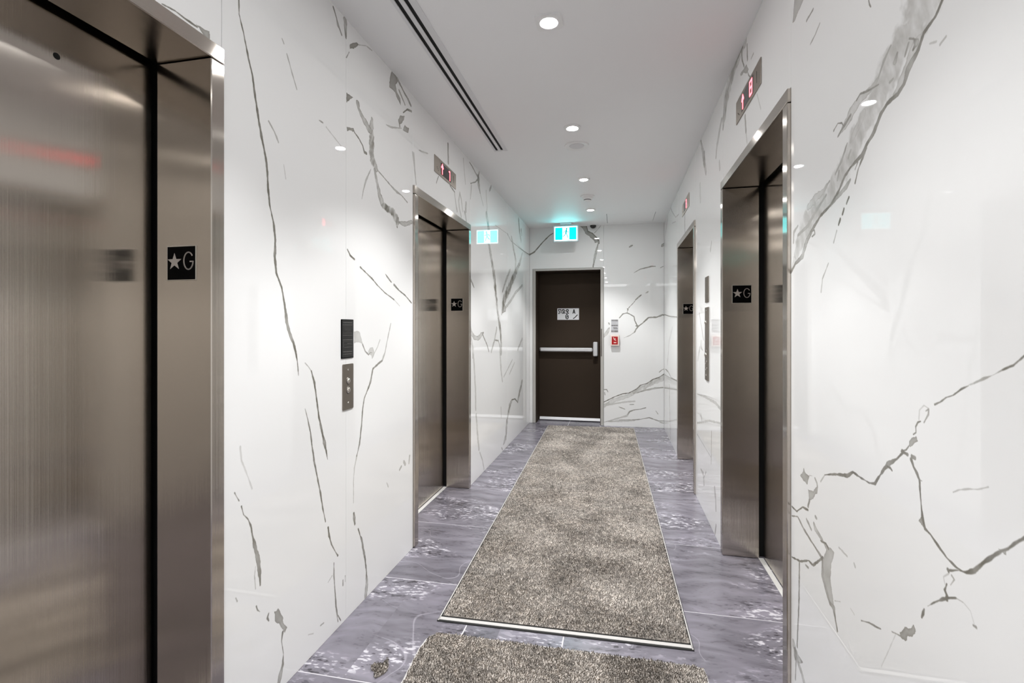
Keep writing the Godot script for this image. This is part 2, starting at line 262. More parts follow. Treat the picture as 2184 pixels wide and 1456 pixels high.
const FAR_VEINS := [
	[0, 0.95, -1189, 2326, 20.3, -1123, 2355, 17.8, -1079, 2403, 15.3, -998, 2494, 12.7, -910, 2577, 15.2, -835, 2624, 12.6],
	[1, 0.85, -486, 2692, -401, 2689, -383, 2617, -322, 2584, -280, 2540, -245, 2490, -224, 2465, -233, 2441, -256, 2466, -286, 2453, -304, 2492, -359, 2543, -419, 2594, -449, 2656],
	[0, 0.95, -401, 2685, 9.6, -383, 2619, 10.7, -322, 2588, 11.9, -274, 2537, 11.8, -233, 2477, 16.5, -233, 2447, 11.9],
	[0, 0.75, -245, 2447, 12.1, -268, 2369, 24.2, -286, 2285, 31.4, -301, 2200, 21.7, -313, 2134, 14.5],
	[0, 0.3, -215, 2683, 9.8, -262, 2624, 9.8, -298, 2589, 9.9],
	[0, 0.75, 165, 2386, 12.1, 186, 2398, 21.7, 203, 2407, 9.6],
	[0, 0.9, 579, 2382, 23.5, 593, 2399, 37.4, 605, 2416, 18.6],
	[0, 0.7, 221, 2042, 4.8, 302, 2088, 9.6, 394, 2109, 17.9, 440, 2120, 16.7, 494, 2121, 13],
	[0, 0.45, 559, 2099, 9.5, 593, 2118, 9.5],
	[0, 0.85, 244, 1685, 11.8, 279, 1718, 21.3, 316, 1748, 9.5],
	[0, 0.75, 250, 1689, 8.2, 209, 1636, 8.3, 168, 1594, 8.3, 139, 1558, 8.3],
	[0, 0.8, 137, 1567, 14, 145, 1550, 14],
	[0, 0.8, 34, 1445, 10.7, 81, 1499, 13.1, 133, 1511, 13.2, 174, 1492, 10.7, 223, 1462, 17.5, 232, 1408, 8.1, 256, 1355, 12.8, 267, 1337, 23.3],
	[0, 0.6, 139, 1547, 8.2, 135, 1511, 8.2],
	[0, 0.5, 371, 1771, 7.1, 394, 1782, 18.9, 405, 1794, 7.1],
	[0, 0.85, 249, 1339, 17.9, 280, 1335, 17.8, 329, 1371, 13.9, 409, 1447, 17.7, 513, 1453, 17.8, 586, 1482, 20.3, 683, 1458, 10.1, 779, 1455, 6.3],
	[0, 0.75, 280, 1333, 12.6, 249, 1294, 17.5, 230, 1256, 15],
	[0, 0.4, 230, 1256, 11.4, 168, 1211, 10.2, 93, 1179, 6.4],
	[0, 0.6, -107, 1378, 15.3, -99, 1362, 15.3],
	[0, 0.5, -99, 1314, 12.7, -128, 1255, 48.5, -154, 1216, 33.2, -173, 1184, 10.2],
	[0, 0.38, -179, 263, 63.7, -33, 345, 50.9, 143, 408, 45.5, 292, 496, 70.2, 440, 582, 68.7, 562, 642, 82.4, 610, 662, 87.4],
	[0, 0.9, -179, 311, 11.5, -109, 349, 10.2, -33, 390, 10.2, 68, 432, 11.5, 155, 447, 10.2, 255, 501, 10, 304, 553, 15.1, 391, 581, 10, 464, 634, 11.2, 538, 661, 10, 604, 706, 11.1],
	[0, 0.6, 255, 450, 8.9, 354, 485, 17.7, 489, 520, 22.7, 592, 531, 15.1],
	[0, 0.35, -160, 270, 20.6, 5, 308, 20.5, 143, 331, 20.5, 230, 340, 20.4],
	[0, 0.4, -166, 47, 7.7, 5, 101, 20.4, 130, 145, 22.6, 168, 204, 20, 230, 225, 15.2],
	[0, 0.65, 143, 164, 12.4, 168, 201, 12.5, 218, 225, 11.4, 304, 237, 10.1, 372, 259, 12.6],
	[0, 0.45, -109, 58, 12.9, 68, 74, 28.2, 230, 88, 20.4],
	[0, 0.6, 30, 83, 7.7, 230, 93, 12.8, 317, 107, 8.9, 415, 130, 12.8, 538, 90, 12.8, 604, 93, 10.1],
	[0, 0.5, 550, 75, 12.7, 604, 65, 12.7],
	[0, 0.5, 30, 257, 10.4, 105, 230, 10.4],
	[0, 0.5, 168, 294, 11.5, 218, 298, 11.5],
	[0, 0.4, 501, 222, 8.8, 528, 181, 8.8],
	[0, 0.5, 544, 730, 9.9, 574, 760, 9.9, 610, 778, 10],
	[0, 0.6, -166, 484, 11.6, -135, 488, 11.7, -116, 453, 10.3],
	[0, 0.5, -160, 445, 12.8, -154, 413, 10.3],
]


var used := {}
var M := {}
var rng := RandomNumberGenerator.new()


# ---------------------------------------------------------------- naming and tagging
func numbered(called: String) -> String:
	var n: int = used.get(called, 0)
	used[called] = n + 1
	return called if n == 0 else "%s_%03d" % [called, n]


func thing(called: String, label: String, category: String, at := Vector3.ZERO, turn := 0.0, group := "") -> Node3D:
	var o := Node3D.new()
	o.name = numbered(called)
	add_child(o)
	o.position = at
	o.rotation.y = turn
	o.set_meta("label", label)
	o.set_meta("category", category)
	if group:
		o.set_meta("group", group)
	return o


func setting(called: String) -> Node3D:
	var o := Node3D.new()
	o.name = called
	add_child(o)
	o.set_meta("kind", "structure")
	return o


func part(called: String, st: SurfaceTool, material: Material, parent: Node3D, at := Vector3.ZERO) -> MeshInstance3D:
	var o := MeshInstance3D.new()
	o.name = called
	o.mesh = st.commit()
	o.material_override = null
	o.mesh.surface_set_material(0, material)
	o.cast_shadow = GeometryInstance3D.SHADOW_CASTING_SETTING_ON
	parent.add_child(o, true)
	o.position = at
	return o


# ---------------------------------------------------------------- mesh helpers
func tool() -> SurfaceTool:
	var st := SurfaceTool.new()
	st.begin(Mesh.PRIMITIVE_TRIANGLES)
	return st


func tri(st: SurfaceTool, a: Vector3, b: Vector3, c: Vector3, na: Vector3, nb: Vector3, nc: Vector3, ua := Vector2.ZERO, ub := Vector2.ZERO, uc := Vector2.ZERO) -> void:
	var p := [a, b, c]
	var n := [na, nb, nc]
	var u := [ua, ub, uc]
	var order := [0, 1, 2]
	if (b - a).cross(c - a).dot(na + nb + nc) > 0.0:
		order = [0, 2, 1]
	for k in order:
		st.set_normal(n[k])
		st.set_uv(u[k])
		st.add_vertex(p[k])


# texture coordinates in metres: u runs level and v upright on upright faces; lengthwise swaps them (the grain of the steel)
func flat_uv(p: Vector3, n: Vector3, swap: bool) -> Vector2:
	var a := n.abs()
	var r := Vector2(p.x, p.z)
	if a.x >= a.y and a.x >= a.z:
		r = Vector2(p.z, p.y)
	elif a.z >= a.y:
		r = Vector2(p.x, p.y)
	return Vector2(r.y, r.x) if swap else r


func quad(st: SurfaceTool, a: Vector3, b: Vector3, c: Vector3, d: Vector3, n: Vector3, swap := false) -> void:
	tri(st, a, b, c, n, n, n, flat_uv(a, n, swap), flat_uv(b, n, swap), flat_uv(c, n, swap))
	tri(st, a, c, d, n, n, n, flat_uv(a, n, swap), flat_uv(c, n, swap), flat_uv(d, n, swap))


# a box with chamfered edges
func box(st: SurfaceTool, lo: Vector3, hi: Vector3, bevel := 0.0, swap := false) -> void:
	var c := (lo + hi) * 0.5
	var h := (hi - lo) * 0.5
	var e := minf(bevel, minf(h.x, minf(h.y, h.z)) * 0.9)
	for axis in 3:
		var i := (axis + 1) % 3
		var j := (axis + 2) % 3
		for sgn in [-1.0, 1.0]:
			var n := Vector3.ZERO
			n[axis] = sgn
			var q := []
			for k in [[-1, -1], [1, -1], [1, 1], [-1, 1]]:
				var p := c
				p[axis] += sgn * h[axis]
				p[i] += k[0] * (h[i] - e)
				p[j] += k[1] * (h[j] - e)
				q.append(p)
			quad(st, q[0], q[1], q[2], q[3], n, swap)
	if e <= 0.0:
		return
	for axis in 3:
		var i := (axis + 1) % 3
		var j := (axis + 2) % 3
		for si in [-1.0, 1.0]:
			for sj in [-1.0, 1.0]:
				var n := Vector3.ZERO
				n[i] = si
				n[j] = sj
				n = n.normalized()
				var q := []
				for k in [[-1, 0], [1, 0], [1, 1], [-1, 1]]:
					var p := c
					p[axis] += k[0] * (h[axis] - e)
					p[i] += si * (h[i] if k[1] == 0 else h[i] - e)
					p[j] += sj * (h[j] - e if k[1] == 0 else h[j])
					q.append(p)
				quad(st, q[0], q[1], q[2], q[3], n, swap)
	for sx in [-1.0, 1.0]:
		for sy in [-1.0, 1.0]:
			for sz in [-1.0, 1.0]:
				var s := Vector3(sx, sy, sz)
				var n := s.normalized()
				var v := c + s * h
				tri(st, v - Vector3(0, sy, sz) * e, v - Vector3(sx, 0, sz) * e, v - Vector3(sx, sy, 0) * e, n, n, n, Vector2(0, 0), Vector2(0.01, 0), Vector2(0, 0.01))


func boxed(lo: Vector3, hi: Vector3, bevel := 0.0, swap := false) -> SurfaceTool:
	var st := tool()
	box(st, lo, hi, bevel, swap)
	return st


# a flat outline in x, y given thickness from z0 to z1
func prism(st: SurfaceTool, outline: PackedVector2Array, z0: float, z1: float) -> void:
	var idx := Geometry2D.triangulate_polygon(outline)
	for k in range(0, idx.size(), 3):
		for z in [z0, z1]:
			var n := Vector3(0, 0, 1.0 if z == maxf(z0, z1) else -1.0)
			var a := outline[idx[k]]
			var b := outline[idx[k + 1]]
			var c := outline[idx[k + 2]]
			tri(st, Vector3(a.x, a.y, z), Vector3(b.x, b.y, z), Vector3(c.x, c.y, z), n, n, n, a, b, c)
	var clockwise := Geometry2D.is_polygon_clockwise(outline)
	for k in outline.size():
		var a := outline[k]
		var b := outline[(k + 1) % outline.size()]
		var d := (b - a).normalized()
		var n2 := Vector2(d.y, -d.x) if not clockwise else Vector2(-d.y, d.x)
		var n := Vector3(n2.x, n2.y, 0)
		quad(st, Vector3(a.x, a.y, z0), Vector3(b.x, b.y, z0), Vector3(b.x, b.y, z1), Vector3(a.x, a.y, z1), n)


# a stroke of even width along points in x, y
func stroke(st: SurfaceTool, pts: Array, w: float, z0: float, z1: float) -> void:
	for k in pts.size() - 1:
		var a: Vector2 = pts[k]
		var b: Vector2 = pts[k + 1]
		var d := (b - a).normalized()
		var n := Vector2(-d.y, d.x) * w * 0.5
		a -= d * w * 0.25
		b += d * w * 0.25
		prism(st, PackedVector2Array([a - n, b - n, b + n, a + n]), z0, z1)


# a profile of (radius, height) turned round the y axis; smooth across profile points
func lathe(st: SurfaceTool, profile: Array, around := 32) -> void:
	for k in profile.size() - 1:
		var a: Vector2 = profile[k]
		var b: Vector2 = profile[k + 1]
		var d := (b - a).normalized()
		var n2 := Vector2(d.y, -d.x)
		for i in around:
			var t0 := TAU * i / around
			var t1 := TAU * (i + 1) / around
			var u0 := Vector3(cos(t0), 0, sin(t0))
			var u1 := Vector3(cos(t1), 0, sin(t1))
			var n_0 := u0 * n2.x + Vector3.UP * n2.y
			var n_1 := u1 * n2.x + Vector3.UP * n2.y
			var p00 := u0 * a.x + Vector3.UP * a.y
			var p10 := u1 * a.x + Vector3.UP * a.y
			var p01 := u0 * b.x + Vector3.UP * b.y
			var p11 := u1 * b.x + Vector3.UP * b.y
			if a.x > 1e-6:
				tri(st, p00, p10, p11, n_0, n_1, n_1)
			if b.x > 1e-6:
				tri(st, p00, p11, p01, n_0, n_1, n_0)


func rounded(w: float, h: float, r: float, steps := 6) -> PackedVector2Array:
	var out := PackedVector2Array()
	for c in [[1, 1, 0.0], [-1, 1, 0.5], [-1, -1, 1.0], [1, -1, 1.5]]:
		for k in steps + 1:
			var t: float = (c[2] + 0.5 * k / steps) * PI
			out.append(Vector2(c[0] * (w / 2 - r) + cos(t) * r, c[1] * (h / 2 - r) + sin(t) * r))
	return out


# ---------------------------------------------------------------- materials
func plain(r: float, g: float, b: float, rough := 0.6, metal := 0.0) -> StandardMaterial3D:
	var m := StandardMaterial3D.new()
	m.albedo_color = Color(r, g, b)
	m.roughness = rough
	m.metallic = metal
	return m


func glow(c: Color, energy: float) -> StandardMaterial3D:
	var m := StandardMaterial3D.new()
	m.albedo_color = Color(0.02, 0.02, 0.02)
	m.emission_enabled = true
	m.emission = c
	m.emission_energy_multiplier = energy
	return m


func steel(shade: Color, rough: float, aniso: float) -> StandardMaterial3D:
	var m := plain(shade.r, shade.g, shade.b, rough, 1.0)
	m.anisotropy_enabled = true
	m.anisotropy = aniso
	# brush marks: fine upright scratches, told by their slopes across the grain; 8 cm of steel to the texture
	if not M.has("brushing"):
		var im := Image.create(1024, 64, false, Image.FORMAT_RGB8)
		rng.seed = 19
		var row := PackedFloat32Array()
		row.resize(1024)
		for y in 64:
			for x in 1024:
				row[x] = lerpf(row[x], rng.randf_range(-1.0, 1.0), 1.0 if y == 0 else 0.06)
				var n := Vector3(row[x] * SCRATCH, 0, 1).normalized()
				im.set_pixel(x, y, Color(n.x * 0.5 + 0.5, 0.5, n.z * 0.5 + 0.5))
		M.brushing = ImageTexture.create_from_image(im)
	m.normal_enabled = true
	m.normal_texture = M.brushing
	m.uv1_scale = Vector3(12.0, 0.4, 1)
	return m


# White marble with the veins given in millimetres along the wall and up it: rows [0, strength, s, y, width, ...] are
# strokes, rows [1, strength, s, y, ...] are patches.
func marble(veins: Array, from: float, to: float, wide: int, high: int, kernel_seed: int) -> StandardMaterial3D:
	var amount := PackedFloat32Array()
	amount.resize(wide * high)
	var kx := wide / (to - from)
	var ky := high / CEIL
	var edge := FastNoiseLite.new()
	edge.seed = kernel_seed
	edge.frequency = 0.035
	edge.fractal_octaves = 3
	var inner := FastNoiseLite.new()
	inner.seed = kernel_seed + 7
	inner.frequency = 0.012
	inner.fractal_octaves = 4
	for row: Array in veins:
		var strength: float = row[1]
		if row[0] == 1:
			var poly := PackedVector2Array()
			var lo := Vector2(1e9, 1e9)
			var hi := Vector2(-1e9, -1e9)
			for k in range(2, row.size(), 2):
				var p := Vector2((row[k] * 0.001 - from) * kx, (CEIL - row[k + 1] * 0.001) * ky)
				poly.append(p)
				lo = lo.min(p)
				hi = hi.max(p)
			if hi.x < 0 or lo.x > wide:
				continue
			for y in range(maxi(0, int(lo.y) - 2), mini(high, int(hi.y) + 3)):
				for x in range(maxi(0, int(lo.x) - 2), mini(wide, int(hi.x) + 3)):
					var q := Vector2(x + 0.5 + 3.0 * edge.get_noise_2d(x, y), y + 0.5 + 3.0 * edge.get_noise_2d(x + 500, y))
					if Geometry2D.is_point_in_polygon(q, poly):
						var near := 1e9
						for k in poly.size():
							near = minf(near, Geometry2D.get_closest_point_to_segment(q, poly[k], poly[(k + 1) % poly.size()]).distance_to(q))
						var v := strength * (0.62 + 0.22 * inner.get_noise_2d(x, y) + 0.25 * exp(-near / 3.0))
						amount[y * wide + x] = maxf(amount[y * wide + x], v)
			continue
		# one field of distance over half width for the whole stroke
		var pts := []
		var lo := Vector2(1e9, 1e9)
		var hi := Vector2(-1e9, -1e9)
		for k in range(2, row.size(), 3):
			var p := Vector2((row[k] * 0.001 - from) * kx, (CEIL - row[k + 1] * 0.001) * ky)
			var hw: float = maxf(row[k + 2] * 0.0005 * ky, 0.75)
			pts.append([p, hw])
			lo = lo.min(p - Vector2.ONE * (hw * 1.5 + 4.0))
			hi = hi.max(p + Vector2.ONE * (hw * 1.5 + 4.0))
		if hi.x < 0 or lo.x > wide:
			continue
		var bx := maxi(0, int(lo.x))
		var by := maxi(0, int(lo.y))
		var bw := mini(wide, int(hi.x) + 1) - bx
		var bh := mini(high, int(hi.y) + 1) - by
		if bw <= 0 or bh <= 0:
			continue
		var gap := PackedFloat32Array()
		gap.resize(bw * bh)
		gap.fill(1e9)
		var girth := PackedFloat32Array()
		girth.resize(bw * bh)
		for k in pts.size() - 1:
			var a: Vector2 = pts[k][0]
			var b: Vector2 = pts[k + 1][0]
			var wa: float = pts[k][1]
			var wb: float = pts[k + 1][1]
			var reach := maxf(wa, wb) * 1.5 + 3.0
			var slo := a.min(b) - Vector2(reach, reach)
			var shi := a.max(b) + Vector2(reach, reach)
			var ab := b - a
			var len2 := maxf(ab.length_squared(), 1e-6)
			for y in range(maxi(by, int(slo.y)), mini(by + bh, int(shi.y) + 1)):
				for x in range(maxi(bx, int(slo.x)), mini(bx + bw, int(shi.x) + 1)):
					var q := Vector2(x + 0.5, y + 0.5)
					var t := clampf((q - a).dot(ab) / len2, 0.0, 1.0)
					var w := lerpf(wa, wb, t)
					var d := q.distance_to(a + ab * t) - w
					var at := (y - by) * bw + x - bx
					if d < gap[at]:
						gap[at] = d
						girth[at] = w
		for y in range(by, by + bh):
			for x in range(bx, bx + bw):
				var at := (y - by) * bw + x - bx
				var w := girth[at]
				if gap[at] > 3.0 + w * 0.5:
					continue
				var d := gap[at] + w + edge.get_noise_2d(x, y) * (0.8 + w * 0.3)
				var cover := clampf((w + 0.6 - d) / 1.2, 0.0, 1.0)
				if w > 14.0:
					cover = smoothstep(1.02, 0.6, d / w)
				if cover <= 0.0:
					continue
				var body := 1.0 + 0.3 * inner.get_noise_2d(x * 2.0, y * 2.0)
				if w > 3.0:
					var wideness := clampf((w - 3.0) / 4.0, 0.0, 1.0)
					body = lerpf(body, 0.46 + 0.25 * inner.get_noise_2d(x * 2.5, y * 2.5) + 0.4 * smoothstep(0.6, 0.98, d / w), wideness)
					if w > 14.0:
						body = 0.75 + 0.8 * inner.get_noise_2d(x * 2.0 + y, y - 0.6 * x)
				var v := strength * body * cover
				if v > amount[y * wide + x]:
					amount[y * wide + x] = v
	var im := Image.create(wide, high, false, Image.FORMAT_RGB8)
	im.fill(Color(0.94, 0.94, 0.935))
	var data := im.get_data()
	var c0 := [data[0], data[1], data[2]]
	var c1 := [112.0, 109.0, 100.0]
	for k in amount.size():
		var v := amount[k]
		if v > 0.004:
			v = minf(v, 1.0)
			data[k * 3] = int(lerpf(c0[0], c1[0], v))
			data[k * 3 + 1] = int(lerpf(c0[1], c1[1], v))
			data[k * 3 + 2] = int(lerpf(c0[2], c1[2], v))
	var m := plain(1, 1, 1, 0.012)
	m.albedo_texture = ImageTexture.create_from_image(Image.create_from_data(wide, high, false, Image.FORMAT_RGB8, data))
	return m


# grey-violet floor stone with drifts of pale flecks, thin pale veins and dark flecks, 2.2 m a side
func noise(kernel_seed: int, frequency: float, octaves: int) -> FastNoiseLite:
	var n := FastNoiseLite.new()
	n.seed = kernel_seed
	n.frequency = frequency
	n.fractal_octaves = octaves
	return n


func floor_stone() -> StandardMaterial3D:
	var side := 1408
	var cloud := noise(3, 1.3, 4)
	var warp := noise(11, 1.7, 3)
	var brush := noise(21, 5.0, 4)
	var fleck := noise(25, 30.0, 3)
	var drift := noise(29, 1.5, 3)
	var thin := noise(31, 0.8, 2)
	var data := PackedByteArray()
	data.resize(side * side * 3)
	var k := 0
	for y in side:
		for x in side:
			var px := 2.2 * x / side
			var py := 2.2 * y / side
			var w := warp.get_noise_2d(px, py)
			var sx := px + 0.05 * w
			var sy := py + 0.08 * w
			var c := cloud.get_noise_2d(sx * 0.7, sy)
			var b := brush.get_noise_2d(sx * 0.55, sy * 2.2)
			var f := fleck.get_noise_2d(px * 0.6 + 0.2 * py, py * 1.4)
			var d := smoothstep(0.0, 0.45, drift.get_noise_2d(px * 0.7 + 5.0, py * 1.3) + 0.10)
			var g := 0.485 + 0.10 * c + 0.09 * b
			var pale := smoothstep(0.2, 0.5, f + 0.45 * b) * d
			var r := absf(thin.get_noise_2d(px + 0.05 * w, py + 0.05 * w + 4.0))
			pale = maxf(pale, 0.35 * smoothstep(0.003, 0.0008, r))
			var dark := smoothstep(0.34, 0.6, -f - 0.7 * b) * (0.25 + 0.75 * d)
			g = lerpf(g, 0.86, pale * 0.85)
			g = lerpf(g, 0.2, dark * 0.75)
			var tint := 1.0 - 0.6 * pale
			data[k] = int(clampf(g * (1.0 - 0.012 * tint), 0, 1) * 255.0)
			data[k + 1] = int(clampf(g * (1.0 - 0.04 * tint), 0, 1) * 255.0)
			data[k + 2] = int(clampf(g * (1.0 + 0.035 * tint), 0, 1) * 255.0)
			k += 3
	var m := plain(1, 1, 1, 0.22)
	m.albedo_texture = ImageTexture.create_from_image(Image.create_from_data(side, side, false, Image.FORMAT_RGB8, data))
	return m


# ---------------------------------------------------------------- the setting
# a marble slab of a side wall or the end wall between s0, s1 and y0, y1, its texture laid out from t0 to t1
func slab(parent: Node3D, wall: String, s0: float, s1: float, y0: float, y1: float, m: Material, t0: float, t1: float) -> void:
	var st := tool()
	var g := 0.0008
	var lo := Vector2(s0 + g, y0)
	var hi := Vector2(s1 - g, y1)
	var corner := func(s: float, y: float, depth: float) -> Vector3:
		if wall == "left":
			return Vector3(WL - depth, y, -s)
		if wall == "right":
			return Vector3(WR + depth, y, -s)
		if wall == "far":
			return Vector3(s, y, FAR - depth)
		return Vector3(s, y, BACK + depth)
	var uv := func(s: float, y: float) -> Vector2:
		return Vector2((s - t0) / (t1 - t0), 1.0 - y / CEIL)
	var face: Vector3 = {"left": Vector3.RIGHT, "right": Vector3.LEFT, "far": Vector3.BACK, "back": Vector3.FORWARD}[wall]
	var along: Vector3 = {"left": Vector3.FORWARD, "right": Vector3.FORWARD, "far": Vector3.RIGHT, "back": Vector3.RIGHT}[wall]
	var e := 0.0012
	# front, inset by the arris, then the four arrises and the four edges
	var f := [Vector2(lo.x + e, lo.y + e), Vector2(hi.x - e, lo.y + e), Vector2(hi.x - e, hi.y - e), Vector2(lo.x + e, hi.y - e)]
	var o := [lo, Vector2(hi.x, lo.y), hi, Vector2(lo.x, hi.y)]
	var side := [Vector3.DOWN, along, Vector3.UP, -along]
	tri(st, corner.call(f[0].x, f[0].y, 0.0), corner.call(f[1].x, f[1].y, 0.0), corner.call(f[2].x, f[2].y, 0.0), face, face, face, uv.call(f[0].x, f[0].y), uv.call(f[1].x, f[1].y), uv.call(f[2].x, f[2].y))
	tri(st, corner.call(f[0].x, f[0].y, 0.0), corner.call(f[2].x, f[2].y, 0.0), corner.call(f[3].x, f[3].y, 0.0), face, face, face, uv.call(f[0].x, f[0].y), uv.call(f[2].x, f[2].y), uv.call(f[3].x, f[3].y))
	for k in 4:
		var j := (k + 1) % 4
		var n: Vector3 = (face + side[k]).normalized()
		var ua: Vector2 = uv.call(o[k].x, o[k].y)
		var ub: Vector2 = uv.call(o[j].x, o[j].y)
		tri(st, corner.call(f[k].x, f[k].y, 0.0), corner.call(f[j].x, f[j].y, 0.0), corner.call(o[j].x, o[j].y, e), n, n, n, ua, ub, ub)
		tri(st, corner.call(f[k].x, f[k].y, 0.0), corner.call(o[j].x, o[j].y, e), corner.call(o[k].x, o[k].y, e), n, n, n, ua, ub, ua)
		n = side[k]
		tri(st, corner.call(o[k].x, o[k].y, e), corner.call(o[j].x, o[j].y, e), corner.call(o[j].x, o[j].y, 0.015), n, n, n, ua, ub, ub)
		tri(st, corner.call(o[k].x, o[k].y, e), corner.call(o[j].x, o[j].y, 0.015), corner.call(o[k].x, o[k].y, 0.015), n, n, n, ua, ub, ua)
	part("slab", st, m, parent)


func build_walls() -> void:
	var l1 := marble(LEFT_VEINS, 0.9, 2.75, 1184, 1720, 1)
	var l2 := marble(LEFT_VEINS, 2.7, 6.68, 1592, 1076, 2)
	var r1 := marble(RIGHT_VEINS, 0.7, 1.92, 928, 2044, 3)
	var r2 := marble(RIGHT_VEINS, 1.88, 6.68, 1920, 1076, 4)
	var f1 := marble(FAR_VEINS, -1.19, 0.61, 900, 1345, 5)
	M.marble = l1
	var top := CEIL
	var left := setting("wall_left")
	for a in [[-3.2, -2.0, 0.0], [-2.0, -0.9, 0.0], [-0.9, 0.138, 0.0], [0.138, 1.278, 2.157], [1.278, 1.981, 0.0], [1.981, 2.715, 0.0]]:
		slab(left, "left", a[0], a[1], a[2], top, l1, 0.9, 2.75)
	for a in [[2.715, 3.857, 2.157], [3.857, 5.26, 0.0], [5.26, 6.668, 0.0]]:
		slab(left, "left", a[0], a[1], a[2], top, l2, 2.7, 6.68)
	var st := tool()
	for a in [[-3.2, 0.138, 0.0], [0.138, 1.278, 2.157], [1.278, 2.715, 0.0], [2.715, 3.857, 2.157], [3.857, 6.668, 0.0]]:
		box(st, Vector3(WL - 0.36, a[2], -a[1]), Vector3(WL - 0.0152, top, -a[0]))
	part("backing", st, M.mortar, left)
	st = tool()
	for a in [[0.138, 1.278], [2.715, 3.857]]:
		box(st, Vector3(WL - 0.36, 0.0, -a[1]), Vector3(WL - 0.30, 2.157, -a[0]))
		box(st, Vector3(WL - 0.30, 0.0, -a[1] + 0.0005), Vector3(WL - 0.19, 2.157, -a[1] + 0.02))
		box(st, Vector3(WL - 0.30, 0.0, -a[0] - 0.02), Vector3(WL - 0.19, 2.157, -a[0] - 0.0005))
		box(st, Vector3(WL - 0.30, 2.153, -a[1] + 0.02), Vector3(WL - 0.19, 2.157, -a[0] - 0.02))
	part("hoistway_shade_lining", st, M.black, left)  # black boxes put in as the shade behind jambs and doors
	var right := setting("wall_right")
	for a in [[-3.2, -1.6, 0.0], [-1.6, -0.4, 0.0], [-0.4, 0.72, 0.0], [0.72, 1.901, 0.0]]:
		slab(right, "right", a[0], a[1], a[2], top, r1, 0.7, 1.92)
	for a in [[1.901, 3.047, 2.157], [3.047, 4.045, 0.0], [4.045, 5.165, 2.157], [5.165, 6.036, 0.0], [6.036, 6.668, 0.0]]:
		slab(right, "right", a[0], a[1], a[2], top, r2, 1.88, 6.68)
	st = tool()
	for a in [[-3.2, 1.901, 0.0], [1.901, 3.047, 2.157], [3.047, 4.045, 0.0], [4.045, 5.165, 2.157], [5.165, 6.668, 0.0]]:
		box(st, Vector3(WR + 0.0152, a[2], -a[1]), Vector3(WR + 0.36, top, -a[0]))
	part("backing", st, M.mortar, right)
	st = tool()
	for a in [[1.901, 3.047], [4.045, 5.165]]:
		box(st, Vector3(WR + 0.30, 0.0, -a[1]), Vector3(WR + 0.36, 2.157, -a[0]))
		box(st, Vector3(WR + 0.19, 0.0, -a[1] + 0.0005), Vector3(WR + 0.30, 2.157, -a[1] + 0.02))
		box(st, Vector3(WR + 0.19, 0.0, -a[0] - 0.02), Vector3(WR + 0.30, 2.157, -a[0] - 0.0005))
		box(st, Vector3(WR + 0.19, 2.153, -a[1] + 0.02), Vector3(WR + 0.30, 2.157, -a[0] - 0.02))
	part("hoistway_shade_lining", st, M.black, right)  # darkness of the shaft gap put into the colour, as on the left
	var far := setting("wall_far")
	slab(far, "far", WL, -1.140, 0.0, 2.126, f1, -1.19, 0.61)
	slab(far, "far", WL, -0.172, 2.126, top, f1, -1.19, 0.61)
	slab(far, "far", -0.172, WR, 0.0, top, f1, -1.19, 0.61)
	st = tool()
	for a in [[WL - 0.36, -1.140, 0.0, top], [-1.140, -0.172, 2.126, top], [-0.172, WR + 0.36, 0.0, top]]:
		box(st, Vector3(a[0], a[2], FAR - 0.5), Vector3(a[1], a[3], FAR - 0.0152))
	part("backing", st, M.mortar, far)
	part("stair_lining", boxed(Vector3(-1.140, 0, FAR - 0.5), Vector3(-0.172, 2.126, FAR - 0.42)), M.black, far)
	var back := setting("wall_back")
	slab(back, "back", WL, -0.3, 0.0, top, l1, -2.0, 0.5)
	slab(back, "back", -0.3, WR, 0.0, top, l1, -2.0, 0.5)
	part("backing", boxed(Vector3(WL - 0.36, 0, BACK + 0.0152), Vector3(WR + 0.36, top, BACK + 0.2)), M.mortar, back)


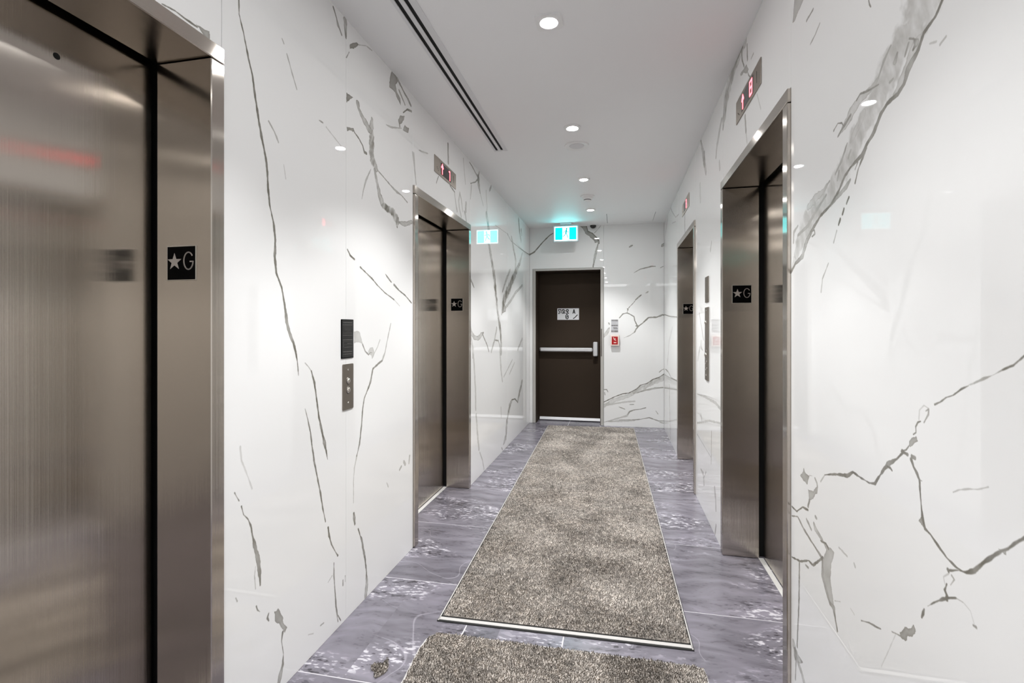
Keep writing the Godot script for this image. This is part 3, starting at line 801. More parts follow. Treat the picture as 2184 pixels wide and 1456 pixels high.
func build_floor() -> void:
	var f := setting("floor")
	part("screed", boxed(Vector3(WL - 0.36, -0.15, FAR - 0.5), Vector3(WR + 0.36, -0.0015, BACK + 0.2)), M.grout, f)
	rng.seed = 5
	var rows := [BACK, 2.705, 1.98, 1.255, 0.53, -0.195, -0.92, -1.645, -2.367, -3.091, -3.815, -4.535, -5.262, -6.005, -6.735, -7.12]
	var columns := [WL - 0.30, -0.645, -0.22, 0.29 + 0.61]
	var g := 0.0028
	for r in rows.size() - 1:
		for c in 3:
			var x0: float = columns[c] + g
			var x1: float = columns[c + 1] - g
			var z1: float = rows[r] - g
			var z0: float = rows[r + 1] + g
			var off := Vector2(rng.randf() * 2.2, rng.randf() * 2.2)
			var flip := 1.0 if rng.randf() < 0.5 else -1.0
			var st := tool()
			var lay := func(p: Vector3) -> Vector2:
				return Vector2((p.x * flip + off.x) / 2.2, (p.z + off.y) / 2.2)
			var e := 0.001
			var q := [Vector3(x0 + e, 0, z0 + e), Vector3(x1 - e, 0, z0 + e), Vector3(x1 - e, 0, z1 - e), Vector3(x0 + e, 0, z1 - e)]
			var o := [Vector3(x0, -e, z0), Vector3(x1, -e, z0), Vector3(x1, -e, z1), Vector3(x0, -e, z1)]
			var out := [Vector3.FORWARD, Vector3.RIGHT, Vector3.BACK, Vector3.LEFT]
			var down := Vector3(0, -0.012, 0)
			tri(st, q[0], q[1], q[2], Vector3.UP, Vector3.UP, Vector3.UP, lay.call(q[0]), lay.call(q[1]), lay.call(q[2]))
			tri(st, q[0], q[2], q[3], Vector3.UP, Vector3.UP, Vector3.UP, lay.call(q[0]), lay.call(q[2]), lay.call(q[3]))
			for k in 4:
				var j := (k + 1) % 4
				var n: Vector3 = (Vector3.UP + out[k]).normalized()
				tri(st, q[k], q[j], o[j], n, n, n, lay.call(q[k]), lay.call(q[j]), lay.call(o[j]))
				tri(st, q[k], o[j], o[k], n, n, n, lay.call(q[k]), lay.call(o[j]), lay.call(o[k]))
				n = out[k]
				tri(st, o[k], o[j], o[j] + down, n, n, n, lay.call(o[k]), lay.call(o[j]), lay.call(o[j]))
				tri(st, o[k], o[j] + down, o[k] + down, n, n, n, lay.call(o[k]), lay.call(o[j]), lay.call(o[k]))
			part("tile", st, M.stone, f)


const HATCH := [-0.124, 0.454, -6.54, -6.02]
const SLOT := [-0.936, -0.829, -3.712, -1.20]


func build_ceiling() -> void:
	var c := setting("ceiling")
	var st := tool()
	var x0 := WL - 0.36
	var x1 := WR + 0.36
	var y0 := CEIL
	var y1 := CEIL + 0.2
	var z0 := FAR - 0.5
	var z1 := BACK + 0.2
	box(st, Vector3(x0, y0, z0), Vector3(x1, y1, HATCH[2]))
	box(st, Vector3(x0, y0, HATCH[2]), Vector3(HATCH[0], y1, HATCH[3]))
	box(st, Vector3(HATCH[1], y0, HATCH[2]), Vector3(x1, y1, HATCH[3]))
	box(st, Vector3(x0, y0, HATCH[3]), Vector3(x1, y1, SLOT[2]))
	box(st, Vector3(x0, y0, SLOT[2]), Vector3(SLOT[0], y1, SLOT[3]))
	box(st, Vector3(SLOT[1], y0, SLOT[2]), Vector3(x1, y1, SLOT[3]))
	box(st, Vector3(x0, y0, SLOT[3]), Vector3(x1, y1, z1))
	part("plasterboard", st, M.ceiling, c)
	part("void_lining", boxed(Vector3(x0, y1, z0), Vector3(x1, y1 + 0.05, z1)), M.black, c)


# ---------------------------------------------------------------- elevators
func star(r: float) -> PackedVector2Array:
	var p := PackedVector2Array()
	for k in 10:
		var t := PI / 2 + k * PI / 5
		var q := r if k % 2 == 0 else r * 0.4
		p.append(Vector2(cos(t), sin(t)) * q)
	return p


func letter_g(cx: float, cy: float, rx: float, ry: float) -> Array:
	var pts := []
	for k in 25:
		var t := deg_to_rad(38.0 + 300.0 * k / 24.0)
		pts.append(Vector2(cx + cos(t) * rx, cy + sin(t) * ry))
	pts.append(Vector2(cx + rx * 0.98, cy - ry * 0.08))
	pts.append(Vector2(cx + rx * 0.35, cy - ry * 0.08))
	return pts


func level_plate(parent: Node3D, at: Vector3, turn: float) -> void:
	var p := part("level_plate", boxed(Vector3(-0.052, -0.052, 0), Vector3(0.052, 0.052, 0.0025), 0.0006), M.plate_rim, parent, at)
	p.rotation.y = turn
	p.set_meta("label", "black plate with a silver star and letter G")
	part("enamel", boxed(Vector3(-0.0495, -0.0495, 0.002), Vector3(0.0495, 0.0495, 0.0032), 0.0003), M.enamel, p)
	var st := tool()
	var s := star(0.026)
	for k in s.size():
		s[k] += Vector2(-0.0235, 0.004)
	prism(st, s, 0.003, 0.0042)
	part("star", st, M.silver, p)
	st = tool()
	stroke(st, letter_g(0.0265, 0.006, 0.0165, 0.0255), 0.0036, 0.003, 0.0042)
	part("letter", st, M.silver, p)


func elevator(label: String, at: Vector3, turn: float, half: float, keyhole := false) -> Node3D:
	var t := thing("elevator_entrance", label, "elevator", at, turn, "elevator entrances along the lobby")
	var deep := -0.184
	var face := 0.012
	half -= 0.002
	for side in [-1.0, 1.0]:
		var a: float = side * half
		var b: float = side * (half - 0.05)
		part("jamb", boxed(Vector3(minf(a, b), 0.001, deep), Vector3(maxf(a, b), 2.104, face), 0.0025), M.steel, t)
		level_plate(t, Vector3(b, 1.497, -0.092), -side * PI / 2)
	part("header", boxed(Vector3(-half, 2.1065, deep), Vector3(half, 2.155, face), 0.0025, true), M.steel_bright, t)
	# doors slide behind the jambs
	for side in [-1.0, 1.0]:
		var x0 := 0.0015
		var x1 := half - 0.045
		var lo := Vector3(minf(side * x0, side * x1), 0.007, -0.235)
		var hi := Vector3(maxf(side * x0, side * x1), 2.150, -0.208)
		var d := part("door_panel", boxed(lo, hi, 0.002), M.steel_door, t)
		if keyhole and side > 0:
			var st := tool()
			lathe(st, [Vector2(0.0, 0.0012), Vector2(0.0075, 0.0012), Vector2(0.0085, 0.0)], 24)
			var h := part("keyhole", st, M.black, d, Vector3(0.263, 1.993, -0.208))
			h.rotation.x = PI / 2
	part("sill", boxed(Vector3(-half + 0.05, 0.0005, -0.206), Vector3(half - 0.05, 0.005, -0.180), 0.001), M.aluminium, t)
	return t


func indicator(label: String, at: Vector3, turn: float, number: String, full := true) -> void:
	var t := thing("floor_indicator", label, "display", at, turn, "floor indicators over the elevators")
	part("face_plate", boxed(Vector3(-0.22, -0.057, 0), Vector3(0.22, 0.057, 0.004), 0.001), M.steel_plate, t)
	part("display_window", boxed(Vector3(-0.104, -0.04, 0.003), Vector3(0.104, 0.04, 0.0052), 0.0008), M.gloss_black, t)
	var st := tool()
	if full:
		stroke(st, [Vector2(-0.077, -0.033), Vector2(-0.077, 0.03)], 0.010, 0.005, 0.0062)
		stroke(st, [Vector2(-0.095, 0.008), Vector2(-0.077, 0.032), Vector2(-0.059, 0.008)], 0.010, 0.005, 0.0062)
		var arrow := part("arrow_display", st, M.led, t)
		arrow.set_meta("label", "lit red up arrow")
	st = tool()
	if number == "1":
		stroke(st, [Vector2(0.058, 0.026), Vector2(0.078, 0.03), Vector2(0.078, -0.032)], 0.010, 0.005, 0.0062)
	else:
		for seg in [[0.050, 0.03, 0.088, 0.03], [0.050, 0.0, 0.088, 0.0], [0.050, -0.032, 0.088, -0.032], [0.050, -0.03, 0.050, 0.03], [0.088, -0.03, 0.088, 0.03]]:
			stroke(st, [Vector2(seg[0], seg[1]), Vector2(seg[2], seg[3])], 0.009, 0.005, 0.0062)
	var digit := part("digit_display", st, M.led, t)
	digit.set_meta("label", "lit red digit")
	part("speaker_slot", boxed(Vector3(0.158, -0.026, 0.0035), Vector3(0.163, 0.026, 0.0045)), M.black, t)
	st = tool()
	for k in 3:
		lathe_at(st, Vector3(-0.175 + 0.012 * k, -0.015 - 0.008 * k, 0.004), 0.0035, 0.0008)
	part("voice_holes", st, M.black, t)
	# the red light that the display throws on its surroundings
	var lamp := AreaLight3D.new()
	lamp.name = "display_light"
	lamp.area_size = Vector2(0.14, 0.06)
	lamp.light_color = Color(1.0, 0.13, 0.13)
	lamp.light_energy = 0.0012
	lamp.shadow_enabled = true
	t.add_child(lamp)
	lamp.position = Vector3(0, 0, 0.012)
	lamp.rotation.y = PI


# a small disc facing z
func lathe_at(st: SurfaceTool, at: Vector3, r: float, h: float, around := 16) -> void:
	for i in around:
		var t0 := TAU * i / around
		var t1 := TAU * (i + 1) / around
		var a := Vector3(cos(t0), sin(t0), 0) * r
		var b := Vector3(cos(t1), sin(t1), 0) * r
		var up := Vector3(0, 0, h)
		tri(st, at + up, at + a * 0.8 + up, at + b * 0.8 + up, Vector3.BACK, Vector3.BACK, Vector3.BACK)
		var n := (a + b).normalized()
		quad(st, at + a, at + b, at + b * 0.8 + up, at + a * 0.8 + up, (n + Vector3.BACK).normalized())


# a domed push button or screw head facing z
func knob(st: SurfaceTool, at: Vector3, r: float, h: float, around := 24) -> void:
	var rings := 5
	for k in rings:
		var t0 := PI / 2 * k / rings
		var t1 := PI / 2 * (k + 1) / rings
		for i in around:
			var p0 := TAU * i / around
			var p1 := TAU * (i + 1) / around
			var pt := func(t: float, p: float) -> Vector3:
				return Vector3(cos(t) * cos(p) * r, cos(t) * sin(p) * r, sin(t) * h)
			var a: Vector3 = pt.call(t0, p0)
			var b: Vector3 = pt.call(t0, p1)
			var c: Vector3 = pt.call(t1, p1)
			var d: Vector3 = pt.call(t1, p0)
			var nn := func(v: Vector3) -> Vector3:
				return Vector3(v.x / r, v.y / r, v.z / h + 0.001).normalized()
			tri(st, at + a, at + b, at + c, nn.call(a), nn.call(b), nn.call(c))
			if k < rings - 1:
				tri(st, at + a, at + c, at + d, nn.call(a), nn.call(c), nn.call(d))


# ---------------------------------------------------------------- wall plates
func bars_image(wide: int, high: int, ground: Color, bars: Array) -> StandardMaterial3D:
	var im := Image.create(wide, high, false, Image.FORMAT_RGB8)
	im.fill(ground)
	for b in bars:
		im.fill_rect(Rect2i(int(b[0] * wide), int(b[1] * high), maxi(1, int(b[2] * wide)), maxi(1, int(b[3] * high))), Color(b[4], b[4] * 0.98, b[4] * 0.95))
	var m := plain(1, 1, 1, 0.35)
	m.albedo_texture = ImageTexture.create_from_image(im)
	return m


# rows of tiny words as [x, y, width, height, grey], made from a few line descriptions
func words(lines: Array) -> Array:
	var out := []
	rng.seed = 77
	for l in lines:
		var x: float = l[0]
		while x < l[1]:
			var w := rng.randf_range(0.03, 0.10)
			out.append([x, l[2], minf(w, l[1] - x), l[3], l[4]])
			x += w + 0.018
	return out


# a printed panel lying in x, y with its picture on the front
func panel(called: String, parent: Node3D, w: float, h: float, z0: float, z1: float, m: Material, at := Vector3.ZERO) -> MeshInstance3D:
	var st := tool()
	var c := [Vector3(-w / 2, -h / 2, z1), Vector3(w / 2, -h / 2, z1), Vector3(w / 2, h / 2, z1), Vector3(-w / 2, h / 2, z1)]
	var u := [Vector2(0, 1), Vector2(1, 1), Vector2(1, 0), Vector2(0, 0)]
	tri(st, c[0], c[1], c[2], Vector3.BACK, Vector3.BACK, Vector3.BACK, u[0], u[1], u[2])
	tri(st, c[0], c[2], c[3], Vector3.BACK, Vector3.BACK, Vector3.BACK, u[0], u[2], u[3])
	var d := Vector3(0, 0, z0 - z1)
	var out := [Vector3.DOWN, Vector3.RIGHT, Vector3.UP, Vector3.LEFT]
	for k in 4:
		var j := (k + 1) % 4
		var n: Vector3 = out[k]
		tri(st, c[k], c[j], c[j] + d, n, n, n, u[k] * 0.01, u[j] * 0.01, u[j] * 0.01)
		tri(st, c[k], c[j] + d, c[k] + d, n, n, n, u[k] * 0.01, u[j] * 0.01, u[k] * 0.01)
	return part(called, st, m, parent, at)


func build_plates() -> void:
	# left wall: dark instruction plate over a plate with two call buttons
	var t := thing("instruction_plate", "black engraved instruction plate above the two-button call plate", "plate", Vector3(WL, 1.255, -1.988), PI / 2)
	part("backplate", boxed(Vector3(-0.05, -0.087, 0), Vector3(0.05, 0.087, 0.004), 0.001), M.enamel, t)
	var lines := words([[0.1, 0.9, 0.055, 0.012, 0.52], [0.07, 0.93, 0.12, 0.01, 0.48], [0.15, 0.85, 0.175, 0.008, 0.3], [0.2, 0.85, 0.215, 0.008, 0.3], [0.25, 0.8, 0.25, 0.01, 0.34], [0.4, 0.8, 0.29, 0.008, 0.3], [0.1, 0.9, 0.34, 0.01, 0.36], [0.07, 0.93, 0.40, 0.012, 0.38],
		[0.07, 0.93, 0.52, 0.014, 0.5], [0.12, 0.9, 0.57, 0.008, 0.34], [0.45, 0.85, 0.62, 0.016, 0.38], [0.15, 0.9, 0.655, 0.008, 0.33], [0.2, 0.9, 0.72, 0.012, 0.36], [0.1, 0.9, 0.84, 0.014, 0.5], [0.1, 0.9, 0.905, 0.012, 0.46]])
	lines.append([0.12, 0.56, 0.025, 0.17, 0.36])
	panel("engraving", t, 0.094, 0.166, 0.0038, 0.0044, bars_image(240, 420, Color(0.085, 0.083, 0.08), lines))
	t = thing("call_button_plate", "brushed steel call plate with two round buttons under black instruction plate", "button panel", Vector3(WL, 1.040, -1.993), PI / 2)
	var st := tool()
	prism(st, rounded(0.088, 0.204, 0.006), 0.0, 0.004)
	part("face_plate", st, M.steel_plate, t)
	for y in [0.026, -0.016]:
		st = tool()
		lathe_at(st, Vector3(0, y, 0.003), 0.0185, 0.003, 32)
		var ring := part("button_ring", st, M.dark_steel, t)
		st = tool()
		knob(st, Vector3(0, y, 0.004), 0.0145, 0.009)
		part("button", st, M.chrome, ring)
	for y in [0.076, -0.072]:
		st = tool()
		knob(st, Vector3(0, y, 0.0035), 0.0055, 0.003, 14)
		part("screw", st, M.chrome, t)
	# right wall between the two elevators: plain plate over a long service panel
	t = thing("blank_plate", "short plain steel plate above the long service panel", "plate", Vector3(WR, 1.567, -3.533), -PI / 2)
	part("face_plate", boxed(Vector3(-0.053, -0.088, 0), Vector3(0.053, 0.088, 0.008), 0.002), M.steel_plate, t)
	t = thing("service_panel", "long narrow steel service panel with buttons, key switches and screws", "button panel", Vector3(WR, 1.197, -3.533), -PI / 2)
	part("face_plate", boxed(Vector3(-0.056, -0.25, 0), Vector3(0.056, 0.25, 0.008), 0.002), M.steel_plate, t)
	for y in [0.145, -0.075]:
		st = tool()
		knob(st, Vector3(-0.005, y, 0.007), 0.017, 0.013)
		part("button", st, M.chrome, t)
	for q in [[0.02, -0.045], [0.02, -0.12], [-0.02, -0.135], [0.02, -0.165], [-0.02, -0.18], [0.0, -0.215], [0.0, 0.225]]:
		st = tool()
		knob(st, Vector3(q[0], q[1], 0.007), 0.0075, 0.005, 14)
		part("key_switch" if q[0] != 0.0 else "screw", st, M.chrome, t)


# ---------------------------------------------------------------- the end of the corridor
func build_fire_door() -> void:
	var d := setting("door_1")
	d.position = Vector3(0, 0, 0)
	d.set_meta("label", "dark brown steel fire door with a push bar")
	var x0 := -1.138
	var x1 := -0.174
	var w := 0.040
	var top := 2.124
	var st := tool()
	box(st, Vector3(x0, 0.001, LEAF - 0.06), Vector3(x0 + w, top, FAR + 0.006), 0.003)
	part("frame_post", st, M.frame, d)
	st = tool()
	box(st, Vector3(x1 - w, 0.001, LEAF - 0.06), Vector3(x1, top, FAR + 0.006), 0.003)
	part("frame_post", st, M.frame, d)
	part("frame_head", boxed(Vector3(x0 + w, top - 0.028, LEAF - 0.06), Vector3(x1 - w, top, FAR + 0.006), 0.003), M.frame, d)
	# dark stops lining the reveal
	st = tool()
	box(st, Vector3(x0 + w, 0.001, LEAF - 0.05), Vector3(x0 + w + 0.006, top - 0.03, FAR - 0.006))
	box(st, Vector3(x1 - w - 0.006, 0.001, LEAF - 0.05), Vector3(x1 - w, top - 0.03, FAR - 0.006))
	box(st, Vector3(x0 + w, top - 0.036, LEAF - 0.05), Vector3(x1 - w, top - 0.028, FAR - 0.006))
	part("frame_stop", st, M.door_brown, d)
	part("leaf", boxed(Vector3(x0 + w + 0.009, 0.012, LEAF - 0.045), Vector3(x1 - w - 0.009, top - 0.040, LEAF), 0.002), M.door_brown, d)
	# aluminium sweep along the foot
	st = tool()
	var a := x0 + w + 0.02
	var b := x1 - w - 0.012
	var section := [Vector2(0.010, LEAF), Vector2(0.010, LEAF + 0.022), Vector2(0.016, LEAF + 0.024), Vector2(0.046, LEAF + 0.004), Vector2(0.048, LEAF)]
	for k in section.size() - 1:
		var p: Vector2 = section[k]
		var q: Vector2 = section[k + 1]
		var e := (q - p).normalized()
		var n := Vector3(0, e.y, -e.x)
		if n.z < 0.0 or (absf(n.z) < 0.01 and k == 0):
			n = -n if n.z < 0.0 else Vector3.DOWN
		quad(st, Vector3(a, p.x, p.y), Vector3(b, p.x, p.y), Vector3(b, q.x, q.y), Vector3(a, q.x, q.y), n)
	part("door_sweep", st, M.white_metal, d)
	# push bar
	var bar := part("push_bar", boxed(Vector3(-1.066, 0.980, LEAF + 0.038), Vector3(-0.330, 1.034, LEAF + 0.078), 0.012), M.satin, d)
	bar.set_meta("label", "satin silver push bar")
	part("push_bar_end", boxed(Vector3(-1.075, 0.985, LEAF), Vector3(-1.040, 1.030, LEAF + 0.045), 0.004), M.satin, d)
	part("latch_case", boxed(Vector3(-0.322, 0.918, LEAF), Vector3(-0.258, 1.117, LEAF + 0.075), 0.010), M.satin, d)
	# strike plate on the post
	part("strike_plate", boxed(Vector3(x1 - 0.034, 0.93, FAR + 0.005), Vector3(x1 - 0.022, 1.30, FAR + 0.0072), 0.0005), M.dark_steel, d)
	# the paper notice taped to the leaf
	var s := thing("door_sign", "white paper sign with black letters on the brown fire door", "sign", Vector3(-0.6735, 1.508, LEAF))
	part("paper", boxed(Vector3(-0.153, -0.081, 0.0003), Vector3(0.153, 0.081, 0.0018)), M.paper, s)
	var line := 0.0115
	var glyphs := {
		"letter_d": [[[-0.138, 0.062], [-0.128, 0.068], [-0.104, 0.064], [-0.099, 0.045], [-0.1, 0.014]], [[-0.138, 0.062], [-0.124, 0.035], [-0.126, 0.008], [-0.138, 0.008]]],
		"letter_a": [[[-0.082, 0.062], [-0.062, 0.066], [-0.052, 0.05], [-0.054, 0.022], [-0.044, 0.010]], [[-0.083, 0.062], [-0.068, 0.03], [-0.08, 0.01], [-0.06, 0.014]]],
		"letter_r": [[[-0.03, 0.05], [-0.015, 0.066], [0.004, 0.058], [0.0, 0.04], [-0.02, 0.036], [-0.034, 0.05]], [[-0.01, 0.036], [-0.004, 0.016], [0.008, 0.008]], [[-0.03, 0.012], [-0.01, 0.012]]],
		"letter_a_001": [[[0.068, 0.008], [0.082, 0.064], [0.096, 0.008]], [[0.074, 0.024], [0.091, 0.024]]],
		"digit": [[[-0.018, -0.002], [-0.034, -0.026], [-0.03, -0.06], [-0.014, -0.07], [0.002, -0.056], [0.0, -0.026], [-0.018, -0.002]], [[-0.03, -0.044], [-0.006, -0.036]]],
		"slash": [[[0.072, -0.066], [0.098, -0.046], [0.130, -0.012]]],
	}
	for g in glyphs:
		st = tool()
		for run: Array in glyphs[g]:
			var pts := []
			for p in run:
				pts.append(Vector2(p[0], p[1]))
			stroke(st, pts, line, 0.0016, 0.0022)
		part(g, st, M.ink, s)
	# notice and fire alarm beside the door
	var n := thing("wall_notice", "small grey printed notice on the marble above red alarm box", "sign", Vector3(-0.0285, 1.338, FAR))
	part("card", boxed(Vector3(-0.0465, -0.087, 0), Vector3(0.0465, 0.087, 0.0015)), M.paper_grey, n)
	var rows := words([[0.02, 0.98, 0.02, 0.12, 0.45], [0.1, 0.7, 0.25, 0.03, 0.62], [0.02, 0.98, 0.42, 0.09, 0.33], [0.3, 0.85, 0.60, 0.05, 0.4], [0.35, 0.95, 0.68, 0.07, 0.38], [0.02, 0.98, 0.85, 0.13, 0.42]])
	panel("print", n, 0.09, 0.17, 0.0014, 0.0019, bars_image(128, 240, Color(0.76, 0.76, 0.77), rows))
	var f := thing("fire_alarm_call_point", "red fire alarm call point with white rim below the grey notice", "fire alarm", Vector3(-0.0265, 1.145, FAR))
	part("back_box", boxed(Vector3(-0.054, -0.069, 0), Vector3(0.054, 0.069, 0.040), 0.004), M.alarm_side, f)
	part("rim", boxed(Vector3(-0.056, -0.071, 0.038), Vector3(0.056, 0.071, 0.050), 0.004), M.alarm_rim, f)
	part("red_face", boxed(Vector3(-0.040, -0.054, 0.048), Vector3(0.040, 0.052, 0.0525), 0.002), M.alarm_red, f)
	st = tool()
	stroke(st, [Vector2(-0.018, 0.040), Vector2(-0.012, 0.022), Vector2(0.010, 0.024)], 0.008, 0.052, 0.054)
	stroke(st, [Vector2(-0.008, 0.012), Vector2(0.014, 0.002)], 0.010, 0.052, 0.054)
	part("hand_symbol", st, M.alarm_rim, f)
	part("caption_bar", boxed(Vector3(-0.014, -0.034, 0.052), Vector3(0.020, -0.022, 0.0535)), M.alarm_rim, f)


func build_exit_sign() -> void:
	var t := thing("exit_sign", "glowing turquoise running-man exit sign hanging from the ceiling", "exit sign", Vector3(-0.654, 2.546, -6.40))
	part("mount", boxed(Vector3(-0.075, 0.118, -0.03), Vector3(0.075, CEIL - 2.546, 0.012), 0.003), M.sign_grey, t)
	part("housing", boxed(Vector3(-0.166, -0.111, -0.035), Vector3(0.166, 0.111, 0.0), 0.006), M.sign_grey, t)
	part("lit_sign_face", boxed(Vector3(-0.147, -0.091, -0.001), Vector3(0.147, 0.091, 0.003), 0.001), M.sign_white, t)
	for q in [[-0.139, -0.042], [0.045, 0.139]]:
		part("lit_sign_field", boxed(Vector3(q[0], -0.081, 0.002), Vector3(q[1], 0.081, 0.0045), 0.0008), M.sign_cyan, t)
	var st := tool()
	var man := PackedVector2Array()
	for k in 12:
		man.append(Vector2(0.012 + 0.011 * cos(TAU * k / 12), 0.062 + 0.013 * sin(TAU * k / 12)))
	prism(st, man, 0.002, 0.005)
	stroke(st, [Vector2(0.008, 0.045), Vector2(0.002, 0.005)], 0.019, 0.002, 0.005)
	stroke(st, [Vector2(0.006, 0.038), Vector2(-0.022, 0.026), Vector2(-0.032, 0.005)], 0.009, 0.002, 0.005)
	stroke(st, [Vector2(0.010, 0.036), Vector2(0.024, 0.018), Vector2(0.038, 0.020)], 0.009, 0.002, 0.005)
	stroke(st, [Vector2(0.004, 0.004), Vector2(0.018, -0.022), Vector2(0.026, -0.054)], 0.011, 0.002, 0.005)
	stroke(st, [Vector2(0.0, 0.004), Vector2(-0.014, -0.024), Vector2(-0.036, -0.036)], 0.011, 0.002, 0.005)
	part("running_figure", st, M.sign_figure, t)
	var lamp := AreaLight3D.new()
	lamp.name = "sign_light"
	lamp.area_size = Vector2(0.28, 0.17)
	lamp.light_color = Color(0.30, 0.96, 1.0)
	lamp.light_energy = 0.02
	lamp.shadow_enabled = true
	t.add_child(lamp)
	lamp.position = Vector3(0, 0, 0.012)
	lamp.rotation.y = PI


# ---------------------------------------------------------------- on the ceiling
func downlight(label: String, z: float, square: bool, power: float) -> void:
	var t := thing("downlight", label, "ceiling light", Vector3(-0.30, CEIL, z), 0.0, "downlights in a row along the ceiling")
	var st := tool()
	if square:
		var ring := rounded(0.118, 0.118, 0.022)
		prism(st, ring, 0.0, 0.008)
	else:
		var ring := PackedVector2Array()
		for k in 40:
			ring.append(Vector2(cos(TAU * k / 40), sin(TAU * k / 40)) * 0.058)
		prism(st, ring, 0.0, 0.008)
	var trim := part("trim", st, M.trim, t)
	trim.rotation.x = PI / 2
	st = tool()
	lathe(st, [Vector2(0.046, -0.008), Vector2(0.041, -0.0105), Vector2(0.0335, -0.008)], 40)
	part("bezel", st, M.trim, t)
	st = tool()
	lathe(st, [Vector2(0.0335, -0.0081), Vector2(0.032, -0.0092), Vector2(0.0, -0.0096)], 40)
	part("lamp_lens", st, M.lamp, t)
	var spot := SpotLight3D.new()
	spot.name = "lamp_light"
	spot.light_color = Color(1.0, 1.0, 1.0)
	spot.light_energy = power
	spot.light_size = 0.032
	spot.spot_angle = 50.0
	spot.spot_angle_attenuation = 0.45
	spot.spot_range = 14.0
	spot.spot_attenuation = 2.0
	spot.shadow_enabled = true
	t.add_child(spot)
	spot.position = Vector3(0, -0.014, 0)
	spot.rotation.x = -PI / 2


func build_ceiling_things() -> void:
	var flat := thing("added_light_panel", "added unseen flat square light panel in the ceiling before the wall opposite the fire door", "ceiling light", Vector3(-0.29, CEIL, 2.45))  # added out of view: brightens the rear end that the steel jambs mirror
	part("frame", boxed(Vector3(-0.62, -0.012, -0.47), Vector3(0.62, 0.0, 0.47), 0.003), M.trim, flat)
	part("added_lamp_diffuser", boxed(Vector3(-0.59, -0.015, -0.44), Vector3(0.59, -0.011, 0.44), 0.001), M.added_panel_glow, flat)
	var wide := AreaLight3D.new()
	wide.name = "added_panel_light"
	wide.area_size = Vector2(1.18, 0.88)
	wide.light_color = Color(1, 1, 1)
	wide.light_energy = PANEL
	wide.shadow_enabled = true
	flat.add_child(wide)
	wide.position = Vector3(0, -0.02, 0)
	wide.rotation.x = -PI / 2
	var slot := thing("slot_diffuser", "long white ceiling air diffuser with two black slots", "air vent", Vector3(0, CEIL, 0))
	for a in [[SLOT[0], -0.9205, "side_flange"], [-0.9015, -0.8805, "centre_bar"], [-0.8615, SLOT[1], "side_flange"]]:
		part(a[2], boxed(Vector3(a[0], -0.004, SLOT[2]), Vector3(a[1], 0.0015, SLOT[3]), 0.001), M.diffuser, slot)
	for z in [[SLOT[2], SLOT[2] + 0.022], [SLOT[3] - 0.022, SLOT[3]]]:
		part("end_cap", boxed(Vector3(-0.9205, -0.0035, z[0]), Vector3(-0.8615, 0.0015, z[1]), 0.001), M.diffuser, slot)
	part("plenum", boxed(Vector3(SLOT[0] + 0.003, 0.003, SLOT[2] + 0.003), Vector3(SLOT[1] - 0.003, 0.11, SLOT[3] - 0.003)), M.black, slot)
	var hatch := thing("access_panel", "flush white access panel in the ceiling beside the exit sign", "access panel", Vector3((HATCH[0] + HATCH[1]) / 2, CEIL, (HATCH[2] + HATCH[3]) / 2))
	var hw: float = (HATCH[1] - HATCH[0]) / 2 - 0.005
	var hd: float = (HATCH[3] - HATCH[2]) / 2 - 0.005
	part("lid", boxed(Vector3(-hw, 0.0005, -hd), Vector3(hw, 0.02, hd), 0.001), M.ceiling, hatch)
	var spk := thing("ceiling_speaker", "round white ceiling speaker with pale grey grille between two downlights", "speaker", Vector3(-0.297, CEIL, -3.722))
	var st := tool()
	lathe(st, [Vector2(0.092, 0.0), Vector2(0.091, -0.010), Vector2(0.080, -0.013), Vector2(0.056, -0.004)], 48)
	part("ring", st, M.trim, spk)
	st = tool()
	lathe(st, [Vector2(0.0565, -0.004), Vector2(0.052, -0.008), Vector2(0.030, -0.010), Vector2(0.0, -0.0105)], 48)
	part("grille", st, M.grille, spk)
	var smoke := thing("smoke_detector", "white domed smoke detector on the ceiling", "smoke detector", Vector3(-0.301, CEIL, -5.165))
	st = tool()
	lathe(st, [Vector2(0.072, 0.0), Vector2(0.072, -0.008), Vector2(0.066, -0.014), Vector2(0.054, -0.016)], 40)
	part("base", st, M.trim, smoke)
	st = tool()
	lathe(st, [Vector2(0.054, -0.015), Vector2(0.053, -0.030), Vector2(0.044, -0.038), Vector2(0.036, -0.040)], 40)
	part("body", st, M.trim, smoke)
	st = tool()
	lathe(st, [Vector2(0.038, -0.038), Vector2(0.036, -0.048)], 40)
	part("sensor_gap", st, M.black, smoke)
	st = tool()
	lathe(st, [Vector2(0.038, -0.046), Vector2(0.037, -0.052), Vector2(0.024, -0.058), Vector2(0.0, -0.059)], 40)
	part("cap", st, M.trim, smoke)
	var cam := thing("dome_camera", "small black dome camera where ceiling meets the end wall", "camera", Vector3(-0.310, CEIL, -6.615))
	st = tool()
	lathe(st, [Vector2(0.047, 0.0), Vector2(0.046, -0.006), Vector2(0.042, -0.008)], 32)
	part("collar", st, M.trim, cam)
	st = tool()
	lathe(st, [Vector2(0.042, -0.007), Vector2(0.038, -0.026), Vector2(0.028, -0.040), Vector2(0.014, -0.046), Vector2(0.0, -0.048)], 32)
	part("dome", st, M.gloss_black, cam)


